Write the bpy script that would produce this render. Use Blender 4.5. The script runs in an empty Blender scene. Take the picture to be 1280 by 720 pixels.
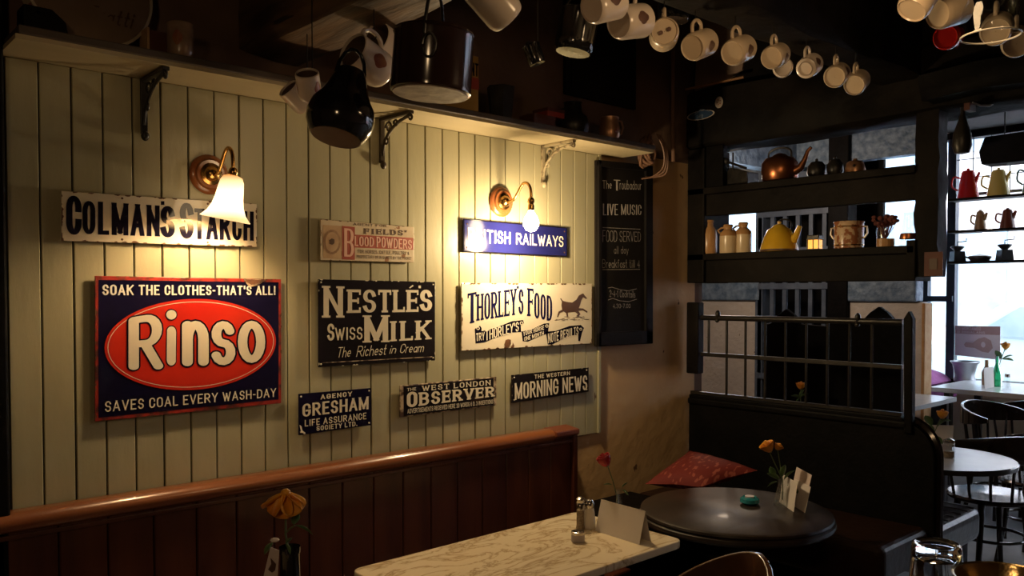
import bpy, bmesh, math, random
from mathutils import Vector, Matrix
random.seed(7)
R = math.radians
SC = bpy.context.scene
COL = SC.collection

# ---------------------------------------------------------------- camera, world, lights, exposure
F, PX, PY, TH, EYE = 1039.0, 640.0, 393.0, R(1.5), 1.5
fx, fy = .6717, .7408
cam_d = bpy.data.cameras.new('camera')
cam = bpy.data.objects.new('camera', cam_d); COL.objects.link(cam)
cam_d.sensor_width = 36; cam_d.lens = 36*F/1280; cam_d.shift_y = (PY-360)/1280
cam_d.clip_start = .02
AX = Vector((fx*math.cos(TH), fy*math.cos(TH), -math.sin(TH)))
RT = Vector((fy, -fx, 0)).normalized(); UP = RT.cross(AX).normalized()
m = Matrix((RT, UP, -AX)).transposed().to_4x4(); m.translation = (0, 0, EYE)
cam.matrix_world = m; SC.camera = cam
SC.view_settings.view_transform = 'Standard'; SC.view_settings.look = 'None'
SC.view_settings.gamma = 1; SC.view_settings.exposure = 0.0
SC.view_settings.use_curve_mapping = False

w = bpy.data.worlds.new('overcast_sky'); SC.world = w; w.use_nodes = True
bg = w.node_tree.nodes['Background']; bg.inputs[0].default_value = (.80, .90, 1.0, 1); bg.inputs[1].default_value = 7.0

def lamp(name, kind, loc, power, col, size=.1, rot=None, spot=None):
    d = bpy.data.lights.new(name, kind); d.energy = power; d.color = col
    if kind == 'AREA': d.shape = 'DISK'; d.size = size
    else: d.shadow_soft_size = size
    if spot: d.spot_size = spot; d.spot_blend = .6
    o = bpy.data.objects.new(name, d); o.location = loc; COL.objects.link(o)
    if rot: o.rotation_euler = rot
    return o
WARM = (1.0, .66, .34)
lamp('wall_lamp_light', 'POINT', (.963, 2.19, 1.735), 9.0, (1, .74, .42), .022)
lamp('bare_bulb_light', 'POINT', (2.08, 2.19, 1.765), 19.0, (1, .74, .42), .028)
lamp('unseen_fill_light', 'POINT', (-.5, .1, 2.0), 10.0, WARM, .09)  # added warm fill behind the camera, standing for other room lamps; no fixture
lamp('unseen_fill_light', 'POINT', (1.7, .75, 2.2), 6.5, WARM, .09)  # added warm fill just above the frame for plaster and mug bases; no fixture
lamp('cafe_light', 'POINT', (5.2, 3.5, 2.25), 26.0, (1, .76, .55), .08)

# ---------------------------------------------------------------- unprojection onto real planes
def ray(px, py): return AX*F + RT*(px-PX) + UP*(PY-py)
CAM = Vector((0, 0, EYE))
def oY(px, py, Y): d = ray(px, py); return CAM + d*(Y/d.y)
def oX(px, py, X): d = ray(px, py); return CAM + d*(X/d.x)
def oZ(px, py, Z): d = ray(px, py); return CAM + d*((Z-EYE)/d.z)
def oD(px, py, D): d = ray(px, py); return CAM + d*(D/(d.x*fx+d.y*fy))

# ---------------------------------------------------------------- materials
def mat(name, c1, c2=None, rough=.5, metal=0, scale=6, stretch=(1, 1, 1), bump=0, detail=4, spec=.5, coat=0,
        lo=.35, hi=.65, emit=0, trans=0, alpha=1, spots=None, bscale=None, rand=False):
    mt = bpy.data.materials.new(name); mt.use_nodes = True
    nt = mt.node_tree; N = nt.nodes; L = nt.links; b = N['Principled BSDF']
    b.inputs['Roughness'].default_value = rough; b.inputs['Metallic'].default_value = metal
    b.inputs['Specular IOR Level'].default_value = spec; b.inputs['Coat Weight'].default_value = coat
    b.inputs['Coat Roughness'].default_value = .12
    b.inputs['Transmission Weight'].default_value = trans; b.inputs['Alpha'].default_value = alpha
    b.inputs['Base Color'].default_value = (*c1, 1)
    if emit: b.inputs['Emission Color'].default_value = (*c1, 1); b.inputs['Emission Strength'].default_value = emit
    tc = N.new('ShaderNodeTexCoord'); mp = N.new('ShaderNodeMapping'); mp.inputs['Scale'].default_value = stretch
    L.new(tc.outputs['Object'], mp.inputs[0])
    if rand:
        oi = N.new('ShaderNodeObjectInfo'); vm = N.new('ShaderNodeVectorMath'); vm.operation = 'SCALE'; vm.inputs[0].default_value = (37, 11, 53)
        L.new(oi.outputs['Random'], vm.inputs['Scale']); L.new(vm.outputs[0], mp.inputs['Location'])
    if c2 or bump:
        nz = N.new('ShaderNodeTexNoise'); nz.inputs['Scale'].default_value = scale; nz.inputs['Detail'].default_value = detail
        L.new(mp.outputs[0], nz.inputs['Vector'])
    if c2:
        cr = N.new('ShaderNodeValToRGB'); cr.color_ramp.elements[0].position = lo; cr.color_ramp.elements[1].position = hi
        cr.color_ramp.elements[0].color = (*c1, 1); cr.color_ramp.elements[1].color = (*c2, 1)
        L.new(nz.outputs[0], cr.inputs[0]); last = cr.outputs[0]
        if spots:
            n2 = N.new('ShaderNodeTexNoise'); n2.inputs['Scale'].default_value = spots[1]; n2.inputs['Detail'].default_value = 3
            L.new(mp.outputs[0], n2.inputs['Vector'])
            c3 = N.new('ShaderNodeValToRGB'); c3.color_ramp.elements[0].position = spots[2]; c3.color_ramp.elements[1].position = spots[2]+.02
            L.new(n2.outputs[0], c3.inputs[0])
            mx = N.new('ShaderNodeMixRGB'); mx.inputs[2].default_value = (*spots[0], 1)
            L.new(c3.outputs[0], mx.inputs[0]); L.new(last, mx.inputs[1]); last = mx.outputs[0]
        L.new(last, b.inputs['Base Color'])
    if bump:
        bp = N.new('ShaderNodeBump'); bp.inputs['Strength'].default_value = bump; bp.inputs['Distance'].default_value = .01
        src = nz
        if bscale:
            src = N.new('ShaderNodeTexNoise'); src.inputs['Scale'].default_value = bscale; src.inputs['Detail'].default_value = 5
            L.new(mp.outputs[0], src.inputs['Vector'])
        L.new(src.outputs[0], bp.inputs['Height']); L.new(bp.outputs[0], b.inputs['Normal'])
    return mt
def pane_glass(name, tint=(1, 1, 1), frost=0.0, gloss=.08):
    mt = bpy.data.materials.new(name); mt.use_nodes = True; nt = mt.node_tree; N = nt.nodes; L = nt.links
    N.remove(N['Principled BSDF']); out = N['Material Output']
    t = N.new('ShaderNodeBsdfTransparent'); t.inputs[0].default_value = (*tint, 1)
    g = N.new('ShaderNodeBsdfGlossy'); g.inputs['Roughness'].default_value = .03
    m1 = N.new('ShaderNodeMixShader'); m1.inputs[0].default_value = gloss
    L.new(t.outputs[0], m1.inputs[1]); L.new(g.outputs[0], m1.inputs[2]); last = m1
    if frost:
        tr = N.new('ShaderNodeBsdfTranslucent'); tr.inputs[0].default_value = (*tint, 1)
        m2 = N.new('ShaderNodeMixShader'); m2.inputs[0].default_value = frost
        L.new(m1.outputs[0], m2.inputs[1]); L.new(tr.outputs[0], m2.inputs[2]); last = m2
    L.new(last.outputs[0], out.inputs[0]); return mt
M = {}
M['board'] = mat('sage_paint', (.40, .365, .225), (.45, .41, .26), .33, scale=5, stretch=(1, 1, .3), bump=.10, bscale=35, spec=.45, spots=((.12, .07, .03), 22, .765), rand=True)
M['gap'] = mat('dark_gap', (.03, .025, .015), rough=.9)
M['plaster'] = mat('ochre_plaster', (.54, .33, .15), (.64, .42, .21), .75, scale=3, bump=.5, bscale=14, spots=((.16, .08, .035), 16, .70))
M['plaster_dark'] = mat('shaded_brown_plaster', (.10, .055, .035), (.16, .09, .055), .85, scale=4, bump=.5, bscale=14)  # brown plaster with the shade over the shelf put into its colour
M['cream_plaster'] = mat('cream_plaster', (.62, .56, .50), (.70, .63, .55), .8, scale=5, bump=.8, bscale=22, spots=((.30, .22, .14), 20, .70))
M['pink_plaster'] = mat('pink_plaster', (.48, .33, .28), (.56, .40, .34), .85, scale=4, bump=.5, bscale=12)
M['peel'] = mat('smoky_pink_plaster', (.24, .16, .12), (.32, .22, .17), .8, scale=6, bump=.5, bscale=14)
M['blue_stucco'] = mat('rough_blue_stucco', (.09, .15, .24), (.24, .33, .45), .5, scale=18, bump=1.0, bscale=24)
M['wood_black'] = mat('blackened_oak', (.005, .004, .0035), (.013, .010, .008), .62, spec=.10, scale=5, stretch=(1, 1, 1), bump=.6, bscale=14)
M['wood_black2'] = mat('black_painted_wood', (.003, .0028, .003), (.006, .005, .005), .55, spec=.10, scale=9, bump=.25, bscale=30)
M['beam'] = mat('old_oak_beam', (.035, .018, .008), (.15, .08, .035), .65, scale=7, stretch=(2.5, .35, 2.5), bump=1.0, bscale=9, spots=((.015, .009, .005), 10, .66))
M['shelfwood'] = mat('shelf_edge_wood', (.055, .040, .030), (.085, .062, .045), .55, scale=6, stretch=(.3, 2, 2), bump=.3)
M['shelfpaint'] = mat('cream_shelf_paint', (.46, .38, .22), (.53, .44, .27), .45, scale=5, stretch=(.4, 2, 1), bump=.15)
M['mahog'] = mat('mahogany_panel', (.060, .014, .006), (.105, .028, .011), .38, scale=5, stretch=(3, 3, .35), bump=.15, coat=.25)
M['rail'] = mat('varnished_rail', (.17, .050, .017), (.26, .085, .028), .30, scale=6, stretch=(.3, 3, 3), bump=.12, coat=.5)
M['rail_end'] = mat('red_brown_rail_end', (.13, .032, .014), (.18, .048, .02), .4, scale=6, bump=.1)
M['enamel_w'] = mat('cream_enamel', (.72, .63, .47), (.78, .69, .53), .09, scale=4, spec=.6, bump=.012, bscale=9)
M['enamel_navy'] = mat('navy_enamel', (.006, .005, .022), (.009, .007, .030), .07, scale=4, spec=.6, bump=.012, bscale=9)
M['enamel_blue'] = mat('blue_enamel', (.012, .013, .095), (.016, .018, .115), .13, scale=4, spec=.6)
M['enamel_black'] = mat('blue_black_enamel', (.011, .009, .012), (.018, .014, .016), .10, scale=8, spec=.6, bump=.02, bscale=12)
M['enamel_red'] = mat('red_enamel', (.55, .022, .012), (.62, .035, .016), .09, scale=5, spec=.6, bump=.01, bscale=9)
M['enamel_edge'] = mat('worn_red_edge', (.34, .025, .014), (.07, .020, .012), .4, scale=30, lo=.45, hi=.6, bump=.2)
M['ink_cream'] = mat('cream_lettering', (.80, .71, .54), rough=.2, spec=.6)
M['ink_white'] = mat('white_lettering', (.86, .80, .68), rough=.18, spec=.6)
M['ink_dark'] = mat('blue_black_lettering', (.007, .006, .016), rough=.09, spec=.6)
M['ink_thor'] = mat('navy_lettering', (.009, .008, .045), rough=.18, spec=.6)
M['ink_brown'] = mat('brown_print', (.085, .04, .02), rough=.4)
M['print_red'] = mat('faded_red_print', (.36, .06, .035), (.42, .09, .05), .4, scale=20)
M['print_pink'] = mat('faded_pink_print', (.78, .45, .34), rough=.4)
M['tin_cream'] = mat('aged_cream_tin', (.58, .45, .29), (.68, .56, .39), .35, scale=16, spots=((.30, .14, .06), 24, .66))
M['tin_tan'] = mat('stained_tan_print', (.42, .24, .12), (.55, .36, .19), .45, scale=22)
M['tin_ring'] = mat('brown_ring_print', (.26, .13, .06), (.40, .23, .12), .45, scale=60)
M['rust'] = mat('rust', (.09, .035, .014), (.16, .065, .025), .8, scale=40, bump=.4)
M['worn_edge'] = mat('worn_enamel_edge', (.50, .38, .25), (.06, .03, .018), .5, scale=45, lo=.42, hi=.56, bump=.3)
M['chalkboard'] = mat('chalkboard_black', (.010, .008, .007), (.016, .013, .011), .8, scale=5, spec=.1)
M['chalk'] = mat('chalk', (.62, .57, .50), (.45, .40, .34), .95, scale=60)
M['chalk_dim'] = mat('faint_chalk', (.40, .36, .30), (.22, .19, .16), .95, scale=60)
M['frame_black'] = mat('black_frame', (.005, .004, .004), (.009, .007, .006), .7, spec=.15, scale=9, bump=.1)
M['brass'] = mat('aged_brass', (.72, .42, .14), (.62, .34, .10), .22, 1, scale=20)
M['brass_bowl'] = mat('hammered_brass', (.70, .50, .24), (.45, .30, .13), .22, 1, scale=20, bump=.3)
M['wood_rose'] = mat('lamp_backplate_wood', (.20, .060, .018), (.28, .095, .03), .25, scale=14, coat=.5)
M['iron'] = mat('black_cast_iron', (.016, .014, .013), (.03, .026, .022), .38, .3, scale=20, bump=.3)
M['iron_brown'] = mat('brown_cast_iron', (.05, .035, .022), (.08, .058, .035), .4, .3, scale=20, bump=.3)
M['bracket_cream'] = mat('cream_painted_iron', (.34, .28, .17), (.10, .07, .04), .45, scale=30, lo=.5, hi=.62, bump=.2)
M['shade'] = mat('lit_opal_glass', (1.0, .78, .44), rough=.3, emit=1.25)
M['bulb'] = mat('lit_bulb', (1.0, .80, .50), rough=.3, emit=22)
M['porcelain'] = mat('old_white_porcelain', (.66, .55, .45), (.70, .60, .50), .22, scale=6, spec=.6)
M['china_old'] = mat('smoked_china', (.22, .14, .09), (.30, .20, .13), .25, scale=26)
M['mug_shadow'] = mat('shadowed_mug_inside', (.10, .06, .04), (.15, .09, .06), .5, scale=14)  # painted shadow for the insides of the tilted mugs
M['porcelain_b'] = mat('cream_porcelain', (.62, .48, .33), (.66, .53, .38), .25, scale=6, spec=.6)
M['dec_red'] = mat('red_decoration', (.22, .05, .03), (.30, .12, .04), .3, scale=40)
M['dec_dark'] = mat('brown_decoration', (.10, .05, .04), (.16, .09, .07), .3, scale=40)
M['pot_black'] = mat('black_enamel_pot', (.008, .008, .009), (.014, .013, .014), .12, scale=8, spec=.7)
M['pot_brown'] = mat('dark_brown_enamel', (.020, .009, .007), (.032, .014, .010), .14, scale=8, spec=.7)
M['base_worn'] = mat('worn_pot_base', (.17, .12, .09), (.42, .33, .26), .5, scale=22, bump=.3)
M['base_clay'] = mat('brown_pot_base', (.11, .055, .035), (.15, .08, .05), .6, scale=16)
M['copper'] = mat('old_copper', (.42, .15, .06), (.25, .09, .04), .3, .9, scale=9, bump=.15)
M['copper_b'] = mat('pale_copper', (.52, .28, .16), (.40, .20, .11), .35, .7, scale=14, bump=.15)
M['yellow'] = mat('chipped_yellow_enamel', (.62, .36, .02), (.70, .43, .035), .25, scale=7, spots=((.10, .05, .02), 12, .68))
M['stone_tan'] = mat('tan_stoneware', (.42, .22, .085), (.50, .28, .12), .25, scale=9)
M['stone_cream'] = mat('cream_stoneware', (.66, .50, .30), (.72, .56, .36), .25, scale=9)
M['floral'] = mat('floral_ceramic', (.60, .42, .26), (.34, .13, .06), .25, scale=42, lo=.48, hi=.54, detail=2)
M['dried'] = mat('dried_flowers', (.10, .025, .02), (.17, .05, .035), .9, scale=30)
M['amber'] = mat('lit_amber_glass', (1.0, .42, .05), rough=.3, emit=1.1)
M['white_lamp'] = mat('lit_white_shade', (1.0, .86, .62), rough=.3, emit=1.6)
M['white_rim'] = mat('white_enamel_shade', (.8, .74, .62), rough=.3)
M['marble'] = mat('veined_marble', (.72, .60, .41), (.78, .67, .47), .20, scale=3, spec=.5)
M['glass'] = mat('clear_glass', (.95, .97, .96), rough=.02, trans=1, spec=.5)
M['glass_thin'] = pane_glass('thin_glass', (.93, .95, .96), gloss=.14)
M['glass_soft'] = pane_glass('soft_thin_glass', (.90, .92, .93), gloss=.05)
M['glass_green'] = mat('green_glass', (.03, .42, .16), rough=.05, trans=.75)
M['dark_glass'] = mat('dark_bottle_glass', (.012, .010, .012), rough=.06, spec=.7)
M['chrome'] = mat('chrome_cap', (.62, .58, .54), rough=.2, metal=1)
M['salt'] = mat('white_salt', (.72, .66, .58), rough=.7)
M['pepper'] = mat('peppercorns', (.16, .11, .07), (.32, .25, .17), .6, scale=160)
M['paper'] = mat('white_card', (.66, .60, .56), (.70, .64, .60), .7, scale=6)
M['paper_pink'] = mat('pinkish_card', (.60, .50, .47), rough=.7)
M['wax'] = mat('pale_wax', (.42, .36, .38), (.50, .44, .44), .4, scale=20)
M['teal'] = mat('teal_glass', (.02, .20, .24), (.04, .30, .34), .06, scale=20, spec=.8)
M['rose_red'] = mat('red_petal', (.40, .006, .010), (.26, .004, .007), .5, scale=20)
M['rose_yellow'] = mat('yellow_petal', (.80, .36, .02), (.62, .20, .01), .5, scale=30, bump=.1)
M['leaf'] = mat('green_leaf', (.06, .12, .04), (.11, .19, .06), .45, scale=30)
M['stem'] = mat('green_stem', (.10, .14, .06), rough=.5)
M['cushion'] = mat('red_patterned_cloth', (.15, .012, .008), (.30, .07, .045), .8, scale=30, lo=.60, hi=.64, stretch=(1, 2, 1), detail=1)
M['leather'] = mat('black_leather', (.016, .010, .009), (.024, .015, .013), .30, scale=9, bump=.25, bscale=30, spec=.6)
M['leather_brown'] = mat('dark_brown_leather', (.020, .009, .006), (.032, .014, .009), .42, spec=.25, scale=9, bump=.25, bscale=30)
M['tabletop_dark'] = mat('dark_oak_tabletop', (.016, .010, .007), (.030, .019, .013), .42, scale=5, stretch=(.5, 3, 1), bump=.12, coat=.08)
M['chairwood'] = mat('bentwood', (.055, .022, .010), (.10, .042, .018), .22, scale=8, coat=.6)
M['chair_black'] = mat('black_bentwood', (.012, .008, .007), (.02, .013, .010), .16, scale=8, coat=.6)
M['floor'] = mat('worn_floor', (.13, .125, .13), (.22, .21, .21), .42, scale=3, bump=.25, bscale=12)
M['ceil_dark'] = mat('tar_brown_ceiling', (.012, .007, .005), (.020, .012, .008), .8, scale=4, bump=.4)
M['lattice'] = mat('blue_grey_lattice', (.09, .12, .18), (.14, .18, .25), .5, scale=9)
M['win_frame'] = mat('dark_blue_window_frame', (.035, .05, .075), (.05, .065, .09), .35, scale=9)
M['pane'] = pane_glass('window_pane', (.97, .98, 1), gloss=.05)
M['pane_frost'] = pane_glass('obscured_pane', (.72, .84, .95), frost=.55)
M['purple'] = mat('purple_cushion_cloth', (.25, .05, .20), (.32, .08, .26), .8, scale=12, bump=.1)
M['poster'] = mat('pink_brown_poster', (.50, .33, .33), (.56, .39, .39), .7, scale=5)
M['poster_dk'] = mat('poster_brown', (.30, .18, .17), rough=.7)
M['poster_lt'] = mat('poster_pale', (.80, .72, .78), rough=.7)
M['white_top'] = mat('pale_tabletop', (.50, .50, .50), (.56, .56, .55), .25, scale=6)
M['red_pot'] = mat('red_enamel_pot', (.60, .018, .014), rough=.15, spec=.6)
M['yel_pot'] = mat('pale_yellow_enamel_pot', (.85, .62, .16), rough=.15, spec=.6)
M['teal_pot'] = mat('grey_green_enamel_pot', (.16, .26, .26), rough=.15)
M['tan_pot'] = mat('tan_patterned_pot', (.52, .34, .16), (.38, .2, .1), .3, scale=40)
M['brown_pot'] = mat('brown_pot', (.18, .05, .03), rough=.2)
M['tin_yellow'] = mat('yellow_tin', (.36, .20, .03), (.42, .24, .045), .4, scale=10)
M['tin_red'] = mat('red_tin_panel', (.34, .04, .018), rough=.4)
M['box_red'] = mat('red_brown_box', (.12, .035, .02), (.08, .022, .014), .6, scale=10)
M['wood_light'] = mat('light_brown_wood', (.34, .17, .075), rough=.5)
M['skin_drum'] = mat('old_drum_skin', (.16, .10, .060), (.20, .13, .08), .7, scale=9)
M['drum_rim'] = mat('pale_rim', (.42, .34, .24), rough=.5)
M['wicker'] = mat('brown_twine', (.14, .065, .035), (.22, .11, .06), .7, scale=50, bump=.6)
M['cable'] = mat('brown_cable', (.22, .12, .075), rough=.5)
M['tar'] = mat('asphalt', (.42, .42, .43), (.5, .5, .5), .8, scale=9)
M['facade'] = mat('pale_street_render', (.80, .72, .70), (.86, .78, .75), .8, scale=2)
M['facade_red'] = mat('red_shopfront', (.80, .22, .22), rough=.6)
M['facade_glass'] = mat('shop_glass', (.25, .36, .46), (.45, .55, .62), .2, scale=2)
M['car'] = mat('pale_blue_car_paint', (.55, .72, .76), rough=.2, spec=.6)
M['rubber'] = mat('tyre_rubber', (.02, .02, .02), rough=.7)
M['sill'] = mat('tan_board', (.50, .36, .22), (.56, .42, .28), .6, scale=6)
M['zinc'] = mat('grey_zinc', (.36, .38, .42), (.46, .48, .52), .35, .6, scale=12)
M['sticker_w'] = mat('white_sticker', (.52, .44, .38), rough=.5)
M['sticker_b'] = mat('blue_sticker', (.02, .05, .11), rough=.5)
M['wire'] = mat('dark_wire', (.02, .018, .016), rough=.4, metal=.4)
nt = M['shade'].node_tree; N = nt.nodes; L = nt.links
tc = N.new('ShaderNodeTexCoord'); sx = N.new('ShaderNodeSeparateXYZ'); mr = N.new('ShaderNodeMapRange'); mr.inputs[1].default_value = -.02; mr.inputs[2].default_value = -.14
cr = N.new('ShaderNodeValToRGB'); cr.color_ramp.elements[0].color = (.62, .26, .06, 1); cr.color_ramp.elements[1].color = (1.0, .62, .26, 1)
e = cr.color_ramp.elements.new(.35); e.color = (2.2, 1.5, .80, 1); e = cr.color_ramp.elements.new(.8); e.color = (2.2, 1.6, .9, 1)
L.new(tc.outputs['Object'], sx.inputs[0]); L.new(sx.outputs[2], mr.inputs[0]); L.new(mr.outputs[0], cr.inputs[0]); L.new(cr.outputs[0], N['Principled BSDF'].inputs['Emission Color'])
N['Principled BSDF'].inputs['Base Color'].default_value = (.75, .6, .4, 1)
# marble veins
nt = M['marble'].node_tree; N = nt.nodes; L = nt.links; b = N['Principled BSDF']
tc = N.new('ShaderNodeTexCoord'); mp = N.new('ShaderNodeMapping'); mp.inputs['Rotation'].default_value = (0, 0, .5); mp.inputs['Scale'].default_value = (1, 2.2, 1)
n1 = N.new('ShaderNodeTexNoise'); n1.inputs['Scale'].default_value = 4.2; n1.inputs['Detail'].default_value = 6; n1.inputs['Distortion'].default_value = .9; n1.inputs['Roughness'].default_value = .62
ma = N.new('ShaderNodeMath'); ma.operation = 'SUBTRACT'; ma.inputs[1].default_value = .5
mb = N.new('ShaderNodeMath'); mb.operation = 'ABSOLUTE'
cr = N.new('ShaderNodeValToRGB'); cr.color_ramp.elements[0].position = 0; cr.color_ramp.elements[0].color = (.40, .28, .15, 1)
cr.color_ramp.elements[1].position = .045; cr.color_ramp.elements[1].color = (.74, .62, .42, 1)
e = cr.color_ramp.elements.new(.014); e.color = (.60, .47, .30, 1)
L.new(tc.outputs['Object'], mp.inputs[0]); L.new(mp.outputs[0], n1.inputs['Vector']); L.new(n1.outputs[0], ma.inputs[0])
L.new(ma.outputs[0], mb.inputs[0]); L.new(mb.outputs[0], cr.inputs[0]); L.new(cr.outputs[0], b.inputs['Base Color'])

# ---------------------------------------------------------------- mesh helpers
class MB:
    def __init__(s): s.v = []; s.f = []
    def add(s, vs, fs):
        n = len(s.v); s.v += [tuple(v) for v in vs]; s.f += [tuple(i+n for i in f) for f in fs]; return s
    def box(s, x0, x1, y0, y1, z0, z1, rot=None, piv=None):
        vs = [Vector((x, y, z)) for x in (x0, x1) for y in (y0, y1) for z in (z0, z1)]
        if rot is not None:
            p = Vector(piv) if piv else Vector(((x0+x1)/2, (y0+y1)/2, (z0+z1)/2)); vs = [rot @ (v-p) + p for v in vs]
        return s.add(vs, [(0, 1, 3, 2), (4, 6, 7, 5), (0, 4, 5, 1), (2, 3, 7, 6), (0, 2, 6, 4), (1, 5, 7, 3)])
    def tube(s, pts, rad, n=8, closed=False, cap=True):
        pts = [Vector(p) for p in pts]; k = len(pts)
        rs = rad if isinstance(rad, (list, tuple)) else [rad]*k
        vs = []; prev = None
        for i, p in enumerate(pts):
            a = pts[(i-1) % k] if (i or closed) else p; c = pts[(i+1) % k] if (i < k-1 or closed) else p
            t = (c-a).normalized()
            if prev is None:
                u = t.orthogonal().normalized()
            else:
                u = (prev - t*prev.dot(t)).normalized()
            prev = u; v = t.cross(u)
            vs += [p + (u*math.cos(2*math.pi*j/n) + v*math.sin(2*math.pi*j/n))*rs[i] for j in range(n)]
        fs = []
        for i in range(k if closed else k-1):
            for j in range(n):
                a = i*n+j; b2 = i*n+(j+1) % n; i2 = (i+1) % k
                fs.append((a, b2, i2*n+(j+1) % n, i2*n+j))
        if cap and not closed: fs += [tuple(range(n))[::-1], tuple((k-1)*n+j for j in range(n))]
        return s.add(vs, fs)
    def lathe(s, prof, c=(0, 0, 0), n=24, axis=None, close=False, ribs=0):
        c = Vector(c); q = Vector((0, 0, 1)).rotation_difference(Vector(axis)) if axis else None
        vs = []
        for r, z in prof:
            for j in range(n):
                a = 2*math.pi*j/n; rr = r*(1 + (ribs if j % 2 else 0))
                p = Vector((rr*math.cos(a), rr*math.sin(a), z)); vs.append((q @ p if q else p)+c)
        k = len(prof); fs = []
        for i in range(k-1):
            for j in range(n): fs.append((i*n+j, i*n+(j+1) % n, (i+1)*n+(j+1) % n, (i+1)*n+j))
        if close:
            fs += [tuple(range(n))[::-1], tuple((k-1)*n+j for j in range(n))]
        return s.add(vs, fs)
    def prism(s, poly, axis, a, b):      # poly of 2D points extruded along an axis
        def P3(p, t): return {'x': (t, p[0], p[1]), 'y': (p[0], t, p[1]), 'z': (p[0], p[1], t)}[axis]
        n = len(poly); vs = [P3(p, a) for p in poly]+[P3(p, b) for p in poly]
        fs = [tuple(range(n)), tuple(range(2*n-1, n-1, -1))]+[(i, i+n, (i+1) % n+n, (i+1) % n) for i in range(n)]
        return s.add(vs, fs)
    def ball(s, c, r, n=10, sq=(1, 1, 1)):
        prof = [(max(1e-4, r*math.sin(math.pi*i/n)), -r*math.cos(math.pi*i/n)) for i in range(n+1)]
        t = MB().lathe(prof, (0, 0, 0), n*2)
        return s.add([(v[0]*sq[0]+c[0], v[1]*sq[1]+c[1], v[2]*sq[2]+c[2]) for v in t.v], t.f)
    def xf(s, mtx): s.v = [tuple(mtx @ Vector(v)) for v in s.v]; return s
    def obj(s, name, m_, parent=None, smooth=False, bevel=0, world=True, kind=None, label=None, seg=2, solid=0, sub=0, off=None):
        o_ = Vector((0, 0, 0))
        if parent is not None and world: o_ = wloc(parent)
        if off is not None: o_ = Vector(off)
        me = bpy.data.meshes.new(name); me.from_pydata([tuple(Vector(v)-o_) for v in s.v], [], s.f)
        bm = bmesh.new(); bm.from_mesh(me); bmesh.ops.remove_doubles(bm, verts=bm.verts, dist=1e-6) if smooth else None
        bmesh.ops.recalc_face_normals(bm, faces=bm.faces); bm.to_mesh(me); bm.free()
        me.materials.append(M[m_] if isinstance(m_, str) else m_)
        if smooth:
            me.shade_smooth()
            try: me.set_sharp_from_angle(angle=R(42))
            except Exception: pass
        o = bpy.data.objects.new(name, me); COL.objects.link(o)
        if off is not None: o.location = off
        if parent is not None: o.parent = parent
        if solid: md = o.modifiers.new('s', 'SOLIDIFY'); md.thickness = solid; md.offset = 0
        if bevel: md = o.modifiers.new('b', 'BEVEL'); md.width = bevel; md.segments = seg; md.limit_method = 'ANGLE'
        if sub: md = o.modifiers.new('u', 'SUBSURF'); md.levels = sub; md.render_levels = sub
        if kind: o['kind'] = kind
        if label: o['label'] = label
        return o
def sm(pts, n=5):
    P = [Vector(p) for p in pts]; P = [P[0]*2-P[1]]+P+[P[-1]*2-P[-2]]; out = []
    for i in range(1, len(P)-2):
        for k in range(n):
            t = k/n; a, b, c, d = P[i-1:i+3]
            out.append(.5*((2*b)+(c-a)*t+(2*a-5*b+4*c-d)*t*t+(3*b-a-3*c+d)*t**3))
    return out+[P[-2]]
def wloc(o):
    p = Vector((0, 0, 0))
    while o is not None: p += o.location; o = o.parent
    return p
def thing(name, label, cat, loc=(0, 0, 0), rz=0, group=None, rot=None):
    o = bpy.data.objects.new(name, None); COL.objects.link(o); o.location = loc; o.rotation_euler = (0, 0, rz); o.empty_display_size = .05
    if rot is not None: o.rotation_mode = 'QUATERNION'; o.rotation_quaternion = rot
    o['label'] = label; o['category'] = cat
    if group: o['group'] = group
    return o
def tag(o, label, cat, group=None):
    o['label'] = label; o['category'] = cat
    if group: o['group'] = group
    return o
def copy_tree(o, parent=None):
    kids = [c for c in COL.objects if c.parent == o]
    c = o.copy(); COL.objects.link(c); c.parent = parent
    for k in kids: copy_tree(k, c)
    return c
def structure(name, mb, m_, **k): return mb.obj(name, m_, kind='structure', **k)
def arc(cx, cy, rx, ry, a0, a1, n=10): return [(cx+rx*math.cos(R(a0+(a1-a0)*i/n)), cy+ry*math.sin(R(a0+(a1-a0)*i/n))) for i in range(n+1)]

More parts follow.
